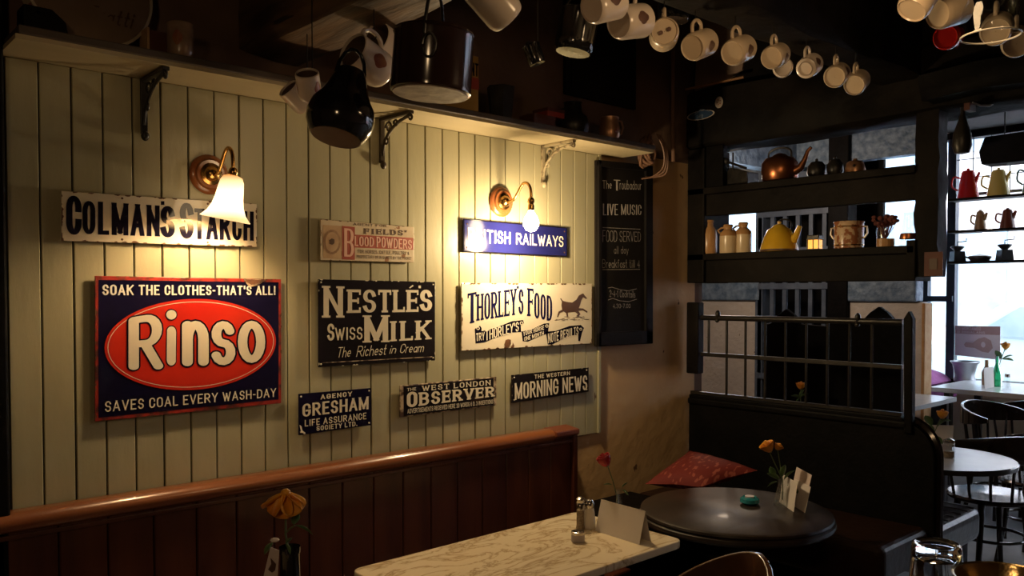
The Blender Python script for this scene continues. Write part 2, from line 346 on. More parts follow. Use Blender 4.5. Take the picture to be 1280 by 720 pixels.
# ---------------------------------------------------------------- stroke lettering (flat print on signs)
def stad(y0=0, y1=1, r=.27): return arc(.5, y1-r, .5, r, 0, 180)+arc(.5, y0+r, .5, r, 180, 360)+[(1, y1-r)]
G = {
 'A': (.72, [[(0, 0), (.5, 1)], [(.5, 1), (1, 0)], [(.2, .3), (.8, .3)]]),
 'B': (.66, [[(0, 0), (0, 1)], [(0, 1), (.5, 1)]+arc(.5, .76, .45, .24, 90, -90)+[(0, .52)], [(0, .52), (.5, .52)]+arc(.5, .26, .5, .26, 90, -90)+[(0, 0)]]),
 'C': (.62, [[(1, .68)]+arc(.5, .73, .5, .27, 0, 180)+arc(.5, .27, .5, .27, 180, 360)+[(1, .32)]]),
 'D': (.66, [[(0, 0), (0, 1)], [(0, 1), (.4, 1)]+arc(.4, .66, .6, .34, 90, 0)+arc(.4, .34, .6, .34, 0, -90)+[(0, 0)]]),
 'E': (.58, [[(0, 0), (0, 1)], [(0, 1), (1, 1)], [(0, .52), (.8, .52)], [(0, 0), (1, 0)]]),
 'F': (.56, [[(0, 0), (0, 1)], [(0, 1), (1, 1)], [(0, .52), (.8, .52)]]),
 'G': (.66, [[(1, .70)]+arc(.5, .73, .5, .27, 0, 180)+arc(.5, .27, .5, .27, 180, 360)+[(1, .45)], [(.55, .45), (1, .45)]]),
 'H': (.68, [[(0, 0), (0, 1)], [(1, 0), (1, 1)], [(0, .5), (1, .5)]]),
 'I': (.2, [[(.5, 0), (.5, 1)]]),
 'K': (.68, [[(0, 0), (0, 1)], [(1, 1), (0, .4)], [(.35, .6), (1, 0)]]),
 'L': (.56, [[(0, 0), (0, 1)], [(0, 0), (1, 0)]]),
 'M': (.86, [[(0, 0), (0, 1)], [(0, 1), (.5, .1)], [(.5, .1), (1, 1)], [(1, 1), (1, 0)]]),
 'N': (.70, [[(0, 0), (0, 1)], [(0, 1), (1, 0)], [(1, 0), (1, 1)]]),
 'O': (.64, [stad()]), 'Q': (.64, [stad(), [(.6, .25), (1, 0)]]),
 'P': (.62, [[(0, 0), (0, 1)], [(0, 1), (.5, 1)]+arc(.5, .73, .5, .27, 90, -90)+[(0, .46)]]),
 'R': (.68, [[(0, 0), (0, 1)], [(0, 1), (.5, 1)]+arc(.5, .74, .45, .26, 90, -90)+[(0, .48)], [(.45, .48), (1, 0)]]),
 'S': (.60, [arc(.5, .745, .48, .255, 15, 270, 14)+arc(.5, .25, .5, .25, 90, -165, 14)]),
 'T': (.62, [[(.5, 0), (.5, 1)], [(0, 1), (1, 1)]]),
 'U': (.66, [[(0, 1), (0, .3)]+arc(.5, .28, .5, .28, 180, 360)+[(1, 1)]]),
 'V': (.70, [[(0, 1), (.5, 0)], [(.5, 0), (1, 1)]]),
 'W': (.96, [[(0, 1), (.27, 0)], [(.27, 0), (.5, .85)], [(.5, .85), (.73, 0)], [(.73, 0), (1, 1)]]),
 'X': (.66, [[(0, 0), (1, 1)], [(0, 1), (1, 0)]]),
 'Y': (.68, [[(0, 1), (.5, .45)], [(1, 1), (.5, .45)], [(.5, .45), (.5, 0)]]),
 'Z': (.60, [[(0, 1), (1, 1), (0, 0), (1, 0)]]),
 "'": (.14, [[(.5, 1), (.5, .74)]]), '!': (.16, [[(.5, 1), (.5, .32)], [(.5, .1), (.5, 0)]]), '.': (.12, [[(.5, .1), (.5, 0)]]),
 ',': (.12, [[(.5, .1), (.3, -.1)]]), '-': (.32, [[(0, .45), (1, .45)]]), '&': (.62, [[(1, .4), (.5, 0), (0, .25), (.7, .75), (.4, 1), (.1, .75), (1, 0)]]),
 '/': (.4, [[(0, 0), (1, 1)]]), '1': (.3, [[(0, .8), (.6, 1)], [(.6, 1), (.6, 0)]]),
 '2': (.56, [arc(.5, .72, .5, .28, 170, -30)+[(0, 0), (1, 0)]]), '3': (.56, [arc(.45, .76, .5, .24, 150, -90), arc(.5, .26, .5, .26, 90, -150)]),
 '4': (.58, [[(.75, 0), (.75, 1), (0, .3), (1, .3)]]), '6': (.56, [arc(.5, .3, .5, .3, 0, 360)+[], [(0, .3)]+arc(.5, .65, .5, .35, 180, 60)]),
 '7': (.56, [[(0, 1), (1, 1), (.3, 0)]]), '0': (.56, [stad()]),
 'a': (.50, [arc(.5, .30, .5, .30, 40, 320), [(1, .6), (1, 0)]]), 'b': (.52, [[(0, 0), (0, 1)], arc(.45, .30, .5, .30, 140, -140)]),
 'c': (.46, [arc(.5, .31, .5, .31, 45, 315)]), 'd': (.52, [[(1, 0), (1, 1)], arc(.5, .30, .5, .30, 40, 320)]),
 'e': (.50, [[(.05, .32), (.98, .32)]+arc(.5, .32, .48, .30, 0, 300)]), 'f': (.36, [arc(.7, .82, .35, .18, 60, 180, 6)+[(.35, 0)], [(0, .6), (.8, .6)]]),
 'h': (.50, [[(0, 0), (0, 1)], [(0, .3)]+arc(.5, .36, .5, .26, 180, 0)+[(1, 0)]]), 'i': (.14, [[(.5, 0), (.5, .6)], [(.5, .86), (.5, .96)]]),
 'k': (.48, [[(0, 0), (0, 1)], [(.9, .62), (0, .25)], [(.3, .38), (1, 0)]]), 'l': (.14, [[(.5, 0), (.5, 1)]]),
 'm': (.78, [[(0, 0), (0, .62)], arc(.25, .40, .25, .22, 180, 0)+[(.5, 0)], arc(.75, .40, .25, .22, 180, 0)+[(1, 0)]]),
 'n': (.50, [[(0, 0), (0, .62)], [(0, .36)]+arc(.5, .38, .5, .24, 180, 0)+[(1, 0)]]), 'o': (.52, [arc(.5, .31, .5, .31, 0, 360, 20)]),
 'r': (.34, [[(0, 0), (0, .62)], arc(.7, .32, .7, .30, 180, 80)]), 's': (.44, [arc(.5, .465, .46, .155, 20, 270, 10)+arc(.5, .155, .5, .155, 90, -160, 10)]),
 't': (.34, [[(.4, 1), (.4, .15), (.6, 0), (1, .02)], [(0, .62), (.95, .62)]]), 'u': (.50, [[(0, .62), (0, .25)]+arc(.5, .25, .5, .25, 180, 360)+[(1, .62)], [(1, .3), (1, 0)]]),
 'y': (.5, [[(0, .62), (.5, 0)], [(1, .62), (.25, -.28)]]),
}
_k = [0]
def letters(mb, text, fmap, wv=.15, wh=.11, serif=False, rnd=False, slant=0, gap=.15, grow=0.0, warp=None, nrm=(0, -1, 0)):
    nrm = Vector(nrm); real = mb
    class One:
        def add(s_, vs, fs):
            for f_ in fs:
                _k[0] = (_k[0]+1) % 41; real.add([Vector(vs[i])+nrm*(_k[0]*.8e-5) for i in f_], [tuple(range(len(f_)))])
    mb = One()
    tot = 0; lay = []
    for ch in text:
        if ch == ' ': tot += .38; continue
        g = G[ch]; wd = max(g[0], wv*1.02)
        if ch in 'Iil1' and serif: wd = max(wd, wv*1.9)
        lay.append((g, tot, wd)); tot += wd+gap
    tot -= gap
    WV, WH = wv+grow*2, wh+grow*1.5
    def put(x, y):
        x += slant*(y-.5)*1.0; ty = y
        if warp: x, ty = warp(x/tot, y); return fmap(x, ty)
        return fmap(x/tot, ty)
    for g, x0, wd in lay:
        for st in g[1]:
            pts = [(x0+wv/2+p[0]*(wd-wv), wh/2+p[1]*(1-wh)) for p in st]
            n = len(pts)
            if n < 2: continue
            closed = abs(pts[0][0]-pts[-1][0])+abs(pts[0][1]-pts[-1][1]) < 1e-6
            ends = []
            for q, (a, b_) in ((0, (0, 1)), (n-1, (n-1, n-2))):
                dx, dy = pts[a][0]-pts[b_][0], pts[a][1]-pts[b_][1]; l = math.hypot(dx, dy) or 1
                ends.append((dx/l, dy/l))
            P = list(pts)
            if not closed and not rnd:
                for q, i in ((0, 0), (1, n-1)):
                    ex = abs(ends[q][0])*wv/2+abs(ends[q][1])*wh/2
                    P[i] = (pts[i][0]+ends[q][0]*ex, pts[i][1]+ends[q][1]*ex)
            left = []; right = []
            for i in range(n):
                a = P[i-1] if i else (P[-2] if closed else P[i]); c = P[i+1] if i < n-1 else (P[1] if closed else P[i])
                d1 = (P[i][0]-a[0], P[i][1]-a[1]); d2 = (c[0]-P[i][0], c[1]-P[i][1])
                l1 = math.hypot(*d1); l2 = math.hypot(*d2)
                if l1 < 1e-9: d1, l1 = d2, l2
                if l2 < 1e-9: d2, l2 = d1, l1
                if l1 < 1e-9: d1 = d2 = (0, 1); l1 = l2 = 1
                t = (d1[0]/l1+d2[0]/l2, d1[1]/l1+d2[1]/l2); lt = math.hypot(*t) or 1; t = (t[0]/lt, t[1]/lt)
                k = 1/max(.6, lt/2); nx, ny = -t[1]*k, t[0]*k
                lo, hi = (-grow*.8, 1+grow*.8) if not rnd else (-9, 9)
                cl = lambda y: min(hi, max(lo, y)) if (0 <= pts[i][1] <= 1) else y
                left.append((P[i][0]+nx*WV/2, cl(P[i][1]+ny*WH/2))); right.append((P[i][0]-nx*WV/2, cl(P[i][1]-ny*WH/2)))
            vs = [put(*p) for p in left]+[put(*p) for p in right]
            mb.add(vs, [(i, i+1, n+i+1, n+i) for i in range(n-1)])
            if rnd and not closed:
                for i in (0, n-1):
                    vs = [put(P[i][0]+WV/2*math.cos(a*math.pi/8), P[i][1]+WH/2*math.sin(a*math.pi/8)) for a in range(16)]
                    mb.add(vs, [tuple(range(16))])
            if serif and not closed:
                for q, i in ((0, 0), (1, n-1)):
                    ox, oy = st[i]
                    if abs(ends[q][1]) > .55 and (oy < .02 or oy > .98):
                        yy = (0, wh*.75) if oy < .5 else (1-wh*.75, 1); xx = pts[i][0]; h = wv*.80
                        mb.add([put(xx-h, yy[0]), put(xx+h, yy[0]), put(xx+h, yy[1]), put(xx-h, yy[1])], [(0, 1, 2, 3)])
                    elif abs(ends[q][0]) > .8 and ox > .7 or (ox < .02 and oy > .98 and abs(ends[q][0]) > .8 and st == G['T'][1][1]):
                        xe = P[i][0]; sgn = 1 if ends[q][0] > 0 else -1; yc = pts[i][1]
                        ya, yb = (yc-wh*1.5, yc+wh*.5) if oy > .9 else ((yc-wh*.5, yc+wh*1.5) if oy < .1 else (yc-wh*1.1, yc+wh*1.1))
                        mb.add([put(xe-sgn*wv*.42, ya), put(xe, ya), put(xe, yb), put(xe-sgn*wv*.42, yb)], [(0, 1, 2, 3)])
    return real
WY = 2.36
SY = WY-.014         # front face of the enamel signs
def qmap(q, Y=SY, fn=oY):
    """q = (xl, xr, topL, topR, botR, botL) on the photograph's sign; the line lies on the sign's own plane"""
    TL, TR, BR, BL = fn(q[0], q[2], Y), fn(q[1], q[3], Y), fn(q[1], q[4], Y), fn(q[0], q[5], Y)
    def f(u, v): return (BL*(1-u)+BR*u)*(1-v)+(TL*(1-u)+TR*u)*v
    return f
def layer(f, k): return lambda u, v: f(u, v)+Vector((0, -.0005*k, 0))
def line(parent, text, q, m_='ink_cream', k=1, name='lettering', Y=SY, label=None, grow=0, **kw):
    mb = MB(); letters(mb, text, layer(qmap(q, Y), k), grow=grow, **kw)
    return mb.obj(name, m_, parent, label=label)
def plate(parent, q, m_, name='enamel_panel', th=.005, Y=SY, k=0, inset=0, bevel=.0015, label=None):
    f = layer(qmap(q, Y), k); i = inset
    c = [f(i, i*1.0), f(1-i, i), f(1-i, 1-i), f(i, 1-i)]
    vs = c+[p+Vector((0, th, 0)) for p in c]
    return MB().add(vs, [(0, 1, 2, 3), (7, 6, 5, 4), (0, 4, 5, 1), (1, 5, 6, 2), (2, 6, 7, 3), (3, 7, 4, 0)]).obj(name, m_, parent, bevel=bevel, label=label)
def patch(parent, pts, m_, k=1, name='print', Y=SY, label=None, pix=True):
    vs = [oY(x, y, Y-.0005*k) for x, y in pts] if pix else pts
    return MB().add(vs, [tuple(range(len(vs)))]).obj(name, m_, parent, label=label)
def rust_chips(parent, q, n, size, k=3, seed=1, m_='rust', name='rust_chip'):
    rnd = random.Random(seed); f = layer(qmap(q), k); mb = MB(); w_ = (f(1, 0)-f(0, 0)).length; h_ = (f(0, 1)-f(0, 0)).length
    for _ in range(n):
        side = rnd.choice('lrttbb'); t = rnd.random(); s = size*rnd.uniform(.35, 1.15)
        u, v = {'l': (0, t), 'r': (1, t), 't': (t, 1), 'b': (t, 0)}[side]
        pts = []
        for a in range(9):
            r_ = s*rnd.uniform(.6, 1.2); pu = u+r_*math.cos(a*.7)/w_*(1.6 if side in 'tb' else 1); pv = v+r_*math.sin(a*.7)/h_*(1.6 if side in 'lr' else 1)
            pts.append(f(min(1, max(0, pu)), min(1, max(0, pv))))
        mb.add(pts, [tuple(range(9))])
    return mb.obj(name, m_, parent, kind='stuff')
def screws(parent, q, m_='brass', ins=.04, insv=.1):
    f = qmap(q)
    for u, v in ((ins, insv), (1-ins, insv), (ins, 1-insv), (1-ins, 1-insv)):
        p = f(u, v); MB().lathe([(.0032, 0), (.0028, .0012), (.0008, .002)], p, 10, axis=(0, -1, 0), close=True).obj('screw', m_, parent)

# ---------------------------------------------------------------- structure
S = structure
S('floor', MB().box(-2.5, 8.1, -2.6, 6.5, -.05, 0), 'floor')
S('ceiling', MB().box(-2.5, 3.45, -2.6, 2.6, 2.86, 2.95), 'ceil_dark')
S('ceiling_cafe', MB().box(3.40, 8.1, -2.6, 2.9, 2.92, 3.02), 'ceil_dark')
S('ceiling_inner', MB().box(3.40, 8.1, 2.9, 6.5, 2.92, 3.02), 'pink_plaster')
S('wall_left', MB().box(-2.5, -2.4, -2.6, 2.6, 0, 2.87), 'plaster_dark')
S('wall_front', MB().box(-2.5, 8.1, -2.7, -2.6, 0, 3), 'plaster_dark')
S('trim_1', MB().box(3.33, 3.40, -2.6, 2.40, 2.44, 3.0), 'wood_black', label='dark header above the shelves')
bw = S('wall_back', MB().box(-2.5, 3.34, 2.374, 2.6, 0, 2.87), 'plaster')
S('wall_upper', MB().box(-2.4, 3.33, 2.366, 2.374, 2.11, 2.86), 'plaster_dark')  # shade above the shelf painted in by the darker plaster
S('trim_2', MB().box(.33, .445, 2.30, 2.372, 0, 2.45), 'wood_black2', bevel=.006)
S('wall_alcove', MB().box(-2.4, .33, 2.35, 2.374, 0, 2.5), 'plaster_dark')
MB().box(.457, 2.632, 2.368, 2.3735, .905, 2.08).obj('board_backing', 'gap', bw, kind='stuff')
# tongue and groove boards, one by one
bwid = .075; bz0 = .905
bm_ = MB().box(0, bwid-.0045, -.0, .010, bz0, 2.08); bme = None
for i in range(29):
    x = .457+i*bwid
    if bme is None:
        bo = bm_.obj('board', 'board', bw, bevel=.0016, seg=1, world=False); bme = bo
    else:
        bo = bme.copy(); COL.objects.link(bo); bo.parent = bw
    bo.location = (x+.002, WY+(.0008 if i % 3 == 1 else 0), 0)
# plaster patches at the foot of the boards
S('trim_3', MB().box(2.630, 2.645, 2.355, 2.374, .905, 2.08), 'board')
# the long shelf over the boards
sh = thing('wall_shelf', 'long cream and brown shelf over the green boards', 'shelf', (.45, 2.36, 2.08))
MB().box(.445, 2.77, 2.176, 2.364, 2.081, 2.092).obj('shelf_soffit', 'shelfpaint', sh)
MB().box(.450, 2.77, 2.168, 2.366, 2.092, 2.112).obj('shelf_board', 'shelfwood', sh, bevel=.003)
# ceiling beams
def rough_beam(name, x0, x1, y0, y1, z0, z1, m_, n=14, amp=.008, along='y', label=None, seed=3):
    rnd = random.Random(seed); mb = MB(); vs = []; per = 12
    a0, a1 = (y0, y1) if along == 'y' else (x0, x1)
    c0, c1 = (x0, x1) if along == 'y' else (y0, y1)
    k = amp*2
    loop = [(c0+k, z0), ((c0+c1)/2, z0), (c1-k, z0), (c1, z0+k), (c1, (z0+z1)/2), (c1, z1-k), (c1-k, z1), ((c0+c1)/2, z1), (c0+k, z1), (c0, z1-k), (c0, (z0+z1)/2), (c0, z0+k)]
    for i in range(n+1):
        t = a0+(a1-a0)*i/n
        for c, z in loop:
            cc = c+rnd.uniform(-amp, amp); zz = z+rnd.uniform(-amp, amp)
            vs.append((cc, t, zz) if along == 'y' else (t, cc, zz))
    fs = [(i*per+j, i*per+(j+1) % per, (i+1)*per+(j+1) % per, (i+1)*per+j) for i in range(n) for j in range(per)]
    fs += [tuple(range(per)), tuple(n*per+j for j in range(per))]
    o = mb.add(vs, fs).obj(name, m_, smooth=True, kind='structure', off=((x0+x1)/2, (y0+y1)/2, (z0+z1)/2))
    if label: o['label'] = label
    return o
rough_beam('beam', 1.06, 1.27, -2.5, 2.36, 2.205, 2.42, 'beam', 30, .009, label='old oak ceiling beam over the black kettle')
rough_beam('beam', -.6, 3.25, 1.30, 1.46, 2.305, 2.86, 'wood_black', 24, .007, 'x', 'dark beam with the row of hanging mugs')
rough_beam('beam', 1.3, 3.25, .55, .70, 2.32, 2.86, 'wood_black', 16, .007, 'x', 'dark beam over the clear glass shade')
rough_beam('beam', 3.25, 3.45, -2.5, 2.36, 2.17, 2.44, 'wood_black', 30, .010, label='dark tie beam with stickers above the shelves')
S('trim_4', MB().box(3.30, 3.33, -2.5, 2.36, 2.43, 2.86), 'wood_black')
rough_beam('beam', 3.12, 3.26, -2.5, 1.25, 2.205, 2.31, 'wood_black2', 20, .012, label='round dark log beam over the right hand doorway', seed=9)
po = rough_beam('pillar', 0, 1, 0, 1, 0, 1, 'wood_black', 1) ; bpy.data.objects.remove(po)
def post(name, x0, x1, y0, y1, z0, z1, label=None):
    rnd = random.Random(5); vs = []; n = 16
    for i in range(n+1):
        z = z0+(z1-z0)*i/n
        for cx, cy in ((x0, y0), ((x0+x1)/2, y0), (x1, y0), (x1, y1), ((x0+x1)/2, y1), (x0, y1)):
            vs.append((cx+rnd.uniform(-.004, .004), cy+rnd.uniform(-.004, .004), z))
    fs = [(i*6+j, i*6+(j+1) % 6, (i+1)*6+(j+1) % 6, (i+1)*6+j) for i in range(n) for j in range(6)]+[tuple(range(6)), tuple(n*6+j for j in range(6))]
    o = MB().add(vs, fs).obj(name, 'wood_black', kind='structure', smooth=True)
    if label: o['label'] = label
    return o
post('pillar', 3.26, 3.34, 1.232, 1.318, 1.56, 2.2, 'dark rough post at the right end of the shelves')
# plaster chip and pipe on the upper wall near the corner
MB().prism([(2.345, 2.45), (2.20, 2.46), (2.09, 2.50), (2.07, 2.60), (2.09, 2.74), (2.22, 2.80), (2.345, 2.79), (2.335, 2.62)], 'x', 3.288, 3.30).obj('trim_5', 'peel', kind='structure')
tag(MB().tube([(3.24, 2.36, 2.452), (3.24, 2.05, 2.452)], .006, 6).obj('wooden_batten', 'wood_light'), 'pale thin wooden batten lying on top of the dark beam', 'batten')
pp = tag(MB().tube([(3.12, 2.34, 2.10), (3.12, 2.345, 2.3), (3.12, 2.345, 2.85)], .009, 8).obj('pipe', 'cable', smooth=True), 'thin pale pipe running up the corner beside the chipped plaster', 'pipe')

# far room: partition wall with openings, windows and street
PXW = 6.5
def seg(x0, x1, y0, y1, z0, z1, m_, name='wall_cafe', **k): return S(name, MB().box(x0, x1, y0, y1, z0, z1), m_, **k)
seg(3.34, 3.40, 2.374, 6.4, 0, 3.0, 'plaster_dark')
seg(3.34, 8.0, 6.4, 6.5, 0, 3.0, 'cream_plaster')
seg(PXW, PXW+.1, 2.56, 3.13, 0, 1.43, 'cream_plaster', bevel=.01)
seg(PXW-.03, PXW+.12, 2.60, 3.14, 1.43, 1.60, 'blue_stucco', 'trim_6', bevel=.015)
S('trim_7', MB().box(PXW-.02, PXW+.12, 2.535, 2.56, 0, 1.42), mat('ochre_edge', (.55, .28, .10), (.62, .36, .16), .7, scale=20, bump=.5), bevel=.006)
seg(PXW-.04, PXW+.12, 3.13, 3.30, 0, 2.92, 'wood_black2', 'trim_8', bevel=.008)
seg(PXW, PXW+.1, 3.95, 4.75, 0, 1.43, 'cream_plaster', bevel=.01)
seg(PXW-.03, PXW+.12, 3.93, 6.4, 1.43, 1.62, 'blue_stucco', 'trim_9', bevel=.015)
seg(PXW, PXW+.1, 4.75, 6.4, 0, 1.43, 'cream_plaster')
seg(PXW, PXW+.1, 2.56, 6.4, 2.55, 2.92, 'blue_stucco', 'trim_10')
seg(PXW+.30, PXW+.34, 3.0, 4.15, 0, 2.92, 'wood_black2', 'wall_dark_backing')  # added black panel that keeps the space behind the lattice dark
seg(PXW-.02, PXW+.1, 3.90, 3.97, 0, 2.92, 'lattice', 'trim_11')
seg(3.9, 7.9, 3.60, 3.72, 2.50, 2.92, 'blue_stucco', 'trim_12')
lt = thing('lattice_screen', 'tall blue grey wooden lattice screen in the dark doorway', 'lattice', (PXW, 3.6, 0))
for i in range(6):
    y = 3.32+i*.118; MB().box(PXW-.02, PXW+.01, y, y+.036, .02, 2.5).obj('slat', 'lattice', lt)
for z in (.25, .75, 1.25, 1.53, 1.83, 2.15, 2.46):
    MB().box(PXW-.03, PXW-.005, 3.30, 3.94, z, z+.05).obj('cross_rail', 'lattice', lt)
# window wall at X = 7.9
WX = 7.9
seg(WX, WX+.12, -2.6, 3.13, 0, .72, 'sill')
seg(WX, WX+.12, -2.6, 6.4, 2.86, 3.0, 'wood_black2')
seg(WX, WX+.12, -2.6, -1.5, .72, 2.86, 'wood_black2')
seg(WX, WX+.12, 3.13, 6.4, 0, .9, 'cream_plaster')
seg(WX, WX+.12, 3.80, 4.55, .9, 2.86, 'plaster_dark')
wn = S('window_1', MB().box(WX-.03, WX+.05, 2.83, 2.90, .72, 2.86), 'win_frame')
def wpart(name, x0, x1, y0, y1, z0, z1, m_='win_frame', par=None): return MB().box(x0, x1, y0, y1, z0, z1).obj(name, m_, par or wn)
wpart('frame_post', WX-.03, WX+.05, 3.06, 3.13, .0, 2.86)
wpart('frame_post', WX-.03, WX+.05, 1.35, 1.41, .72, 2.86)
wpart('frame_post', WX-.03, WX+.05, -.2, -.14, .72, 2.86)
wpart('sill_board', WX-.10, WX+.05, -1.5, 3.08, .70, .74, 'wood_black2')
wpart('transom', WX-.01, WX+.04, -1.5, 2.9, 2.35, 2.375)
wpart('pane', WX+.018, WX+.022, 1.41, 2.83, .74, 2.35, 'pane'); wpart('pane', WX+.018, WX+.022, -.14, 1.35, .74, 2.35, 'pane')
wpart('pane', WX+.018, WX+.022, -1.5, -.2, .74, 2.35, 'pane'); wpart('pane', WX+.018, WX+.022, 2.90, 3.06, .02, 2.86, 'pane')
wpart('pane', WX+.018, WX+.022, -1.5, 2.83, 2.375, 2.86, 'pane')
for z in (2.51, 2.67): wpart('lead_bar', WX, WX+.014, -1.5, 2.83, z, z+.007)
for i in range(14): wpart('lead_bar', WX, WX+.014, 2.70-i*.145, 2.706-i*.145, 2.375, 2.86)
wpart('window_latch', WX-.06, WX-.03, 2.84, 3.08, 1.42, 1.47)
wn2 = S('window_2', MB().box(WX-.03, WX+.05, 3.13, 3.17, .9, 2.86), 'win_frame')
wpart('frame_post', WX-.03, WX+.05, 3.74, 3.80, .9, 2.86, par=wn2); wpart('pane', WX+.018, WX+.022, 3.17, 3.74, .9, 2.86, 'pane_frost', wn2)
wpart('glazing_bar', WX, WX+.03, 3.17, 3.74, 1.78, 1.81, par=wn2)
wn3 = S('window_3', MB().box(WX-.03, WX+.05, 4.55, 4.60, .9, 2.86), 'win_frame')
wpart('frame_post', WX-.03, WX+.05, 6.34, 6.4, .9, 2.86, par=wn3); wpart('pane', WX+.018, WX+.022, 4.60, 6.34, .9, 2.86, 'pane_frost', wn3)
wpart('glazing_bar', WX, WX+.03, 5.3, 5.34, .9, 2.86, par=wn3); wpart('glazing_bar', WX, WX+.03, 4.6, 6.34, 1.86, 1.9, par=wn3)
# street
S('ground', MB().box(8.1, 60, -30, 40, -.12, -.06), 'tar')
S('pavement', MB().box(8.1, 9.8, -20, 20, -.08, -.01), 'tar')
fa = thing('shop_building', 'pale building with red shopfront across the street', 'building', (16, 6, 0))
MB().box(16, 17, -9, 26, 0, 7).obj('facade', 'facade', fa)
for i in range(9):
    y = -6+i*2.6
    MB().box(15.8, 16, y, y+.18, 0, 3.0).obj('column', 'facade_red' if i % 2 else 'facade', fa)
    MB().box(15.93, 15.99, y+.5, y+2.2, .9, 2.6).obj('shop_window', 'facade_glass', fa)
    MB().box(15.9, 15.99, y+.5, y+2.2, 4.0, 5.6).obj('upper_window', 'facade_glass', fa)
MB().box(15.75, 16, -9, 26, 3.0, 3.45).obj('fascia', 'facade', fa)
MB().box(15.9, 16, -9, 26, .0, .55).obj('stall_riser', 'facade_red', fa)
ca = thing('parked_car', 'pale blue parked car outside the window', 'car', (11, 2.0, 0))
body = [(0, .35), (.05, .75), (.9, .92), (1.5, 1.38), (2.9, 1.42), (3.6, .95), (4.1, .85), (4.15, .35)]
MB().prism([(p[0]+.35, p[1]) for p in body], 'x', 10.6, 12.2).obj('car_body', 'car', ca, bevel=.12, seg=3)
for y in (1.15, 3.6):
    MB().lathe([(.12, -.1), (.32, -.1), (.32, .1), (.12, .1)], (10.72, y, .32), 20, axis=(1, 0, 0), close=True).obj('wheel', 'rubber', ca)
MB().prism([(1.55, .98), (1.95, 1.32), (3.1, 1.34), (3.6, 1.0)], 'x', 10.57, 10.61).obj('side_window', 'facade_glass', ca)

# ---------------------------------------------------------------- bench along the green wall
bn = thing('mahogany_bench', 'long mahogany panelled bench back under the enamel signs', 'bench', (.4, 2.3, 0))
x = .317
pk = None
for i in range(18):
    x1_ = min(x+.116, 2.405)
    MB().box(x+.0015, x1_-.0015, 2.300, 2.325, .30, .935).obj('plank', 'mahog', bn, bevel=.003, seg=1)
    x += .116
MB().box(.317, 2.40, 2.322, 2.352, .2, .93).obj('back_frame', 'wood_black2', bn)
rp = [(2.35, .925), (2.35, .962)]+[(2.318+.034*math.cos(R(a)), .938+.026*math.sin(R(a))) for a in range(70, 271, 20)]
MB().prism(rp, 'x', .30, 2.30).obj('top_rail', 'rail', bn, smooth=True)
MB().prism([(2.275, .935), (2.275, .955), (2.352, .965), (2.352, .925), (2.29, .925)], 'x', 2.30, 2.43).obj('top_rail', 'rail_end', bn, bevel=.004)
MB().box(2.405, 2.43, 2.285, 2.352, 0, .93).obj('end_panel', 'mahog', bn, bevel=.004)
MB().box(.30, 2.43, 2.293, 2.300, .900, .912).obj('bead', 'mahog', bn, bevel=.002)
MB().box(.35, 2.40, 1.98, 2.30, .42, .47).obj('seat', 'mahog', bn, bevel=.008)
MB().box(.36, 2.39, 2.02, 2.06, 0, .42).obj('front_panel', 'mahog', bn)

# ---------------------------------------------------------------- enamel signs
def sign(label, q): return thing('enamel_sign', label, 'sign', qmap(q, SY+.005)(.5, 0))
# starch
q = (76.5, 321, 238.5, 255, 308.8, 301)
s = sign("narrow cream enamel sign with bold black starch lettering behind the glass shaded lamp", q)
plate(s, q, 'enamel_w'); rust_chips(s, q, 60, .0055, seed=2); screws(s, q, 'rust', .28, .07)
line(s, 'C', (82.6, 102, 243.6, 245.5, 294, 293), 'ink_dark', wv=.255, wh=.14)
line(s, 'OLMAN', (103, 199.5, 250.6, 257, 295.6, 292.6), 'ink_dark', wv=.255, wh=.13, gap=.13)
line(s, "'", (201, 205.5, 251.5, 251.5, 263, 263), 'ink_dark', wv=.3, wh=.2)
line(s, 'S', (200.5, 218.5, 257, 258, 297.2, 296.6), 'ink_dark', wv=.255, wh=.14)
line(s, 'S', (224.5, 242, 253, 254, 298.6, 298), 'ink_dark', wv=.255, wh=.14)
line(s, 'TARCH', (243, 317, 260.3, 264.6, 301, 298.8), 'ink_dark', wv=.255, wh=.13, gap=.12)
# Rinso
q = (118.7, 351.6, 344.7, 349, 504, 527)
s = sign('largest enamel sign, navy with red border and a red oval', q)
plate(s, q, 'enamel_edge')
qi = (123.3, 348, 349.9, 352.9, 499, 522.2)
plate(s, qi, 'enamel_navy', 'navy_field', .001, k=1.2, bevel=0)
A_, B_ = oY(130.3, 431, SY), oY(344.8, 431, SY); zt, zb = oY(233, 373.7, SY).z, oY(233, 488, SY).z
ex, ez, ra, rb = (A_.x+B_.x)/2, (zt+zb)/2, (B_.x-A_.x)/2, (zt-zb)/2
def oval(k1, m_, kk, name, k0=None):
    n = 72; o1 = [Vector((ex+(ra*k1+(k1-1)*0)*math.cos(2*math.pi*i/n), SY-.0005*kk, ez+(rb*k1)*math.sin(2*math.pi*i/n))) for i in range(n)]
    if k0 is None: MB().add(o1, [tuple(range(n))]).obj(name, m_, s)
    else:
        o2 = [Vector((ex+(ra-k0)*math.cos(2*math.pi*i/n), SY-.0005*kk, ez+(rb-k0)*math.sin(2*math.pi*i/n))) for i in range(n)]
        MB().add(o1+o2, [(i, (i+1) % n, n+(i+1) % n, n+i) for i in range(n)]).obj(name, m_, s)
oval(1.0, 'enamel_red', 3, 'red_oval')
n = 72
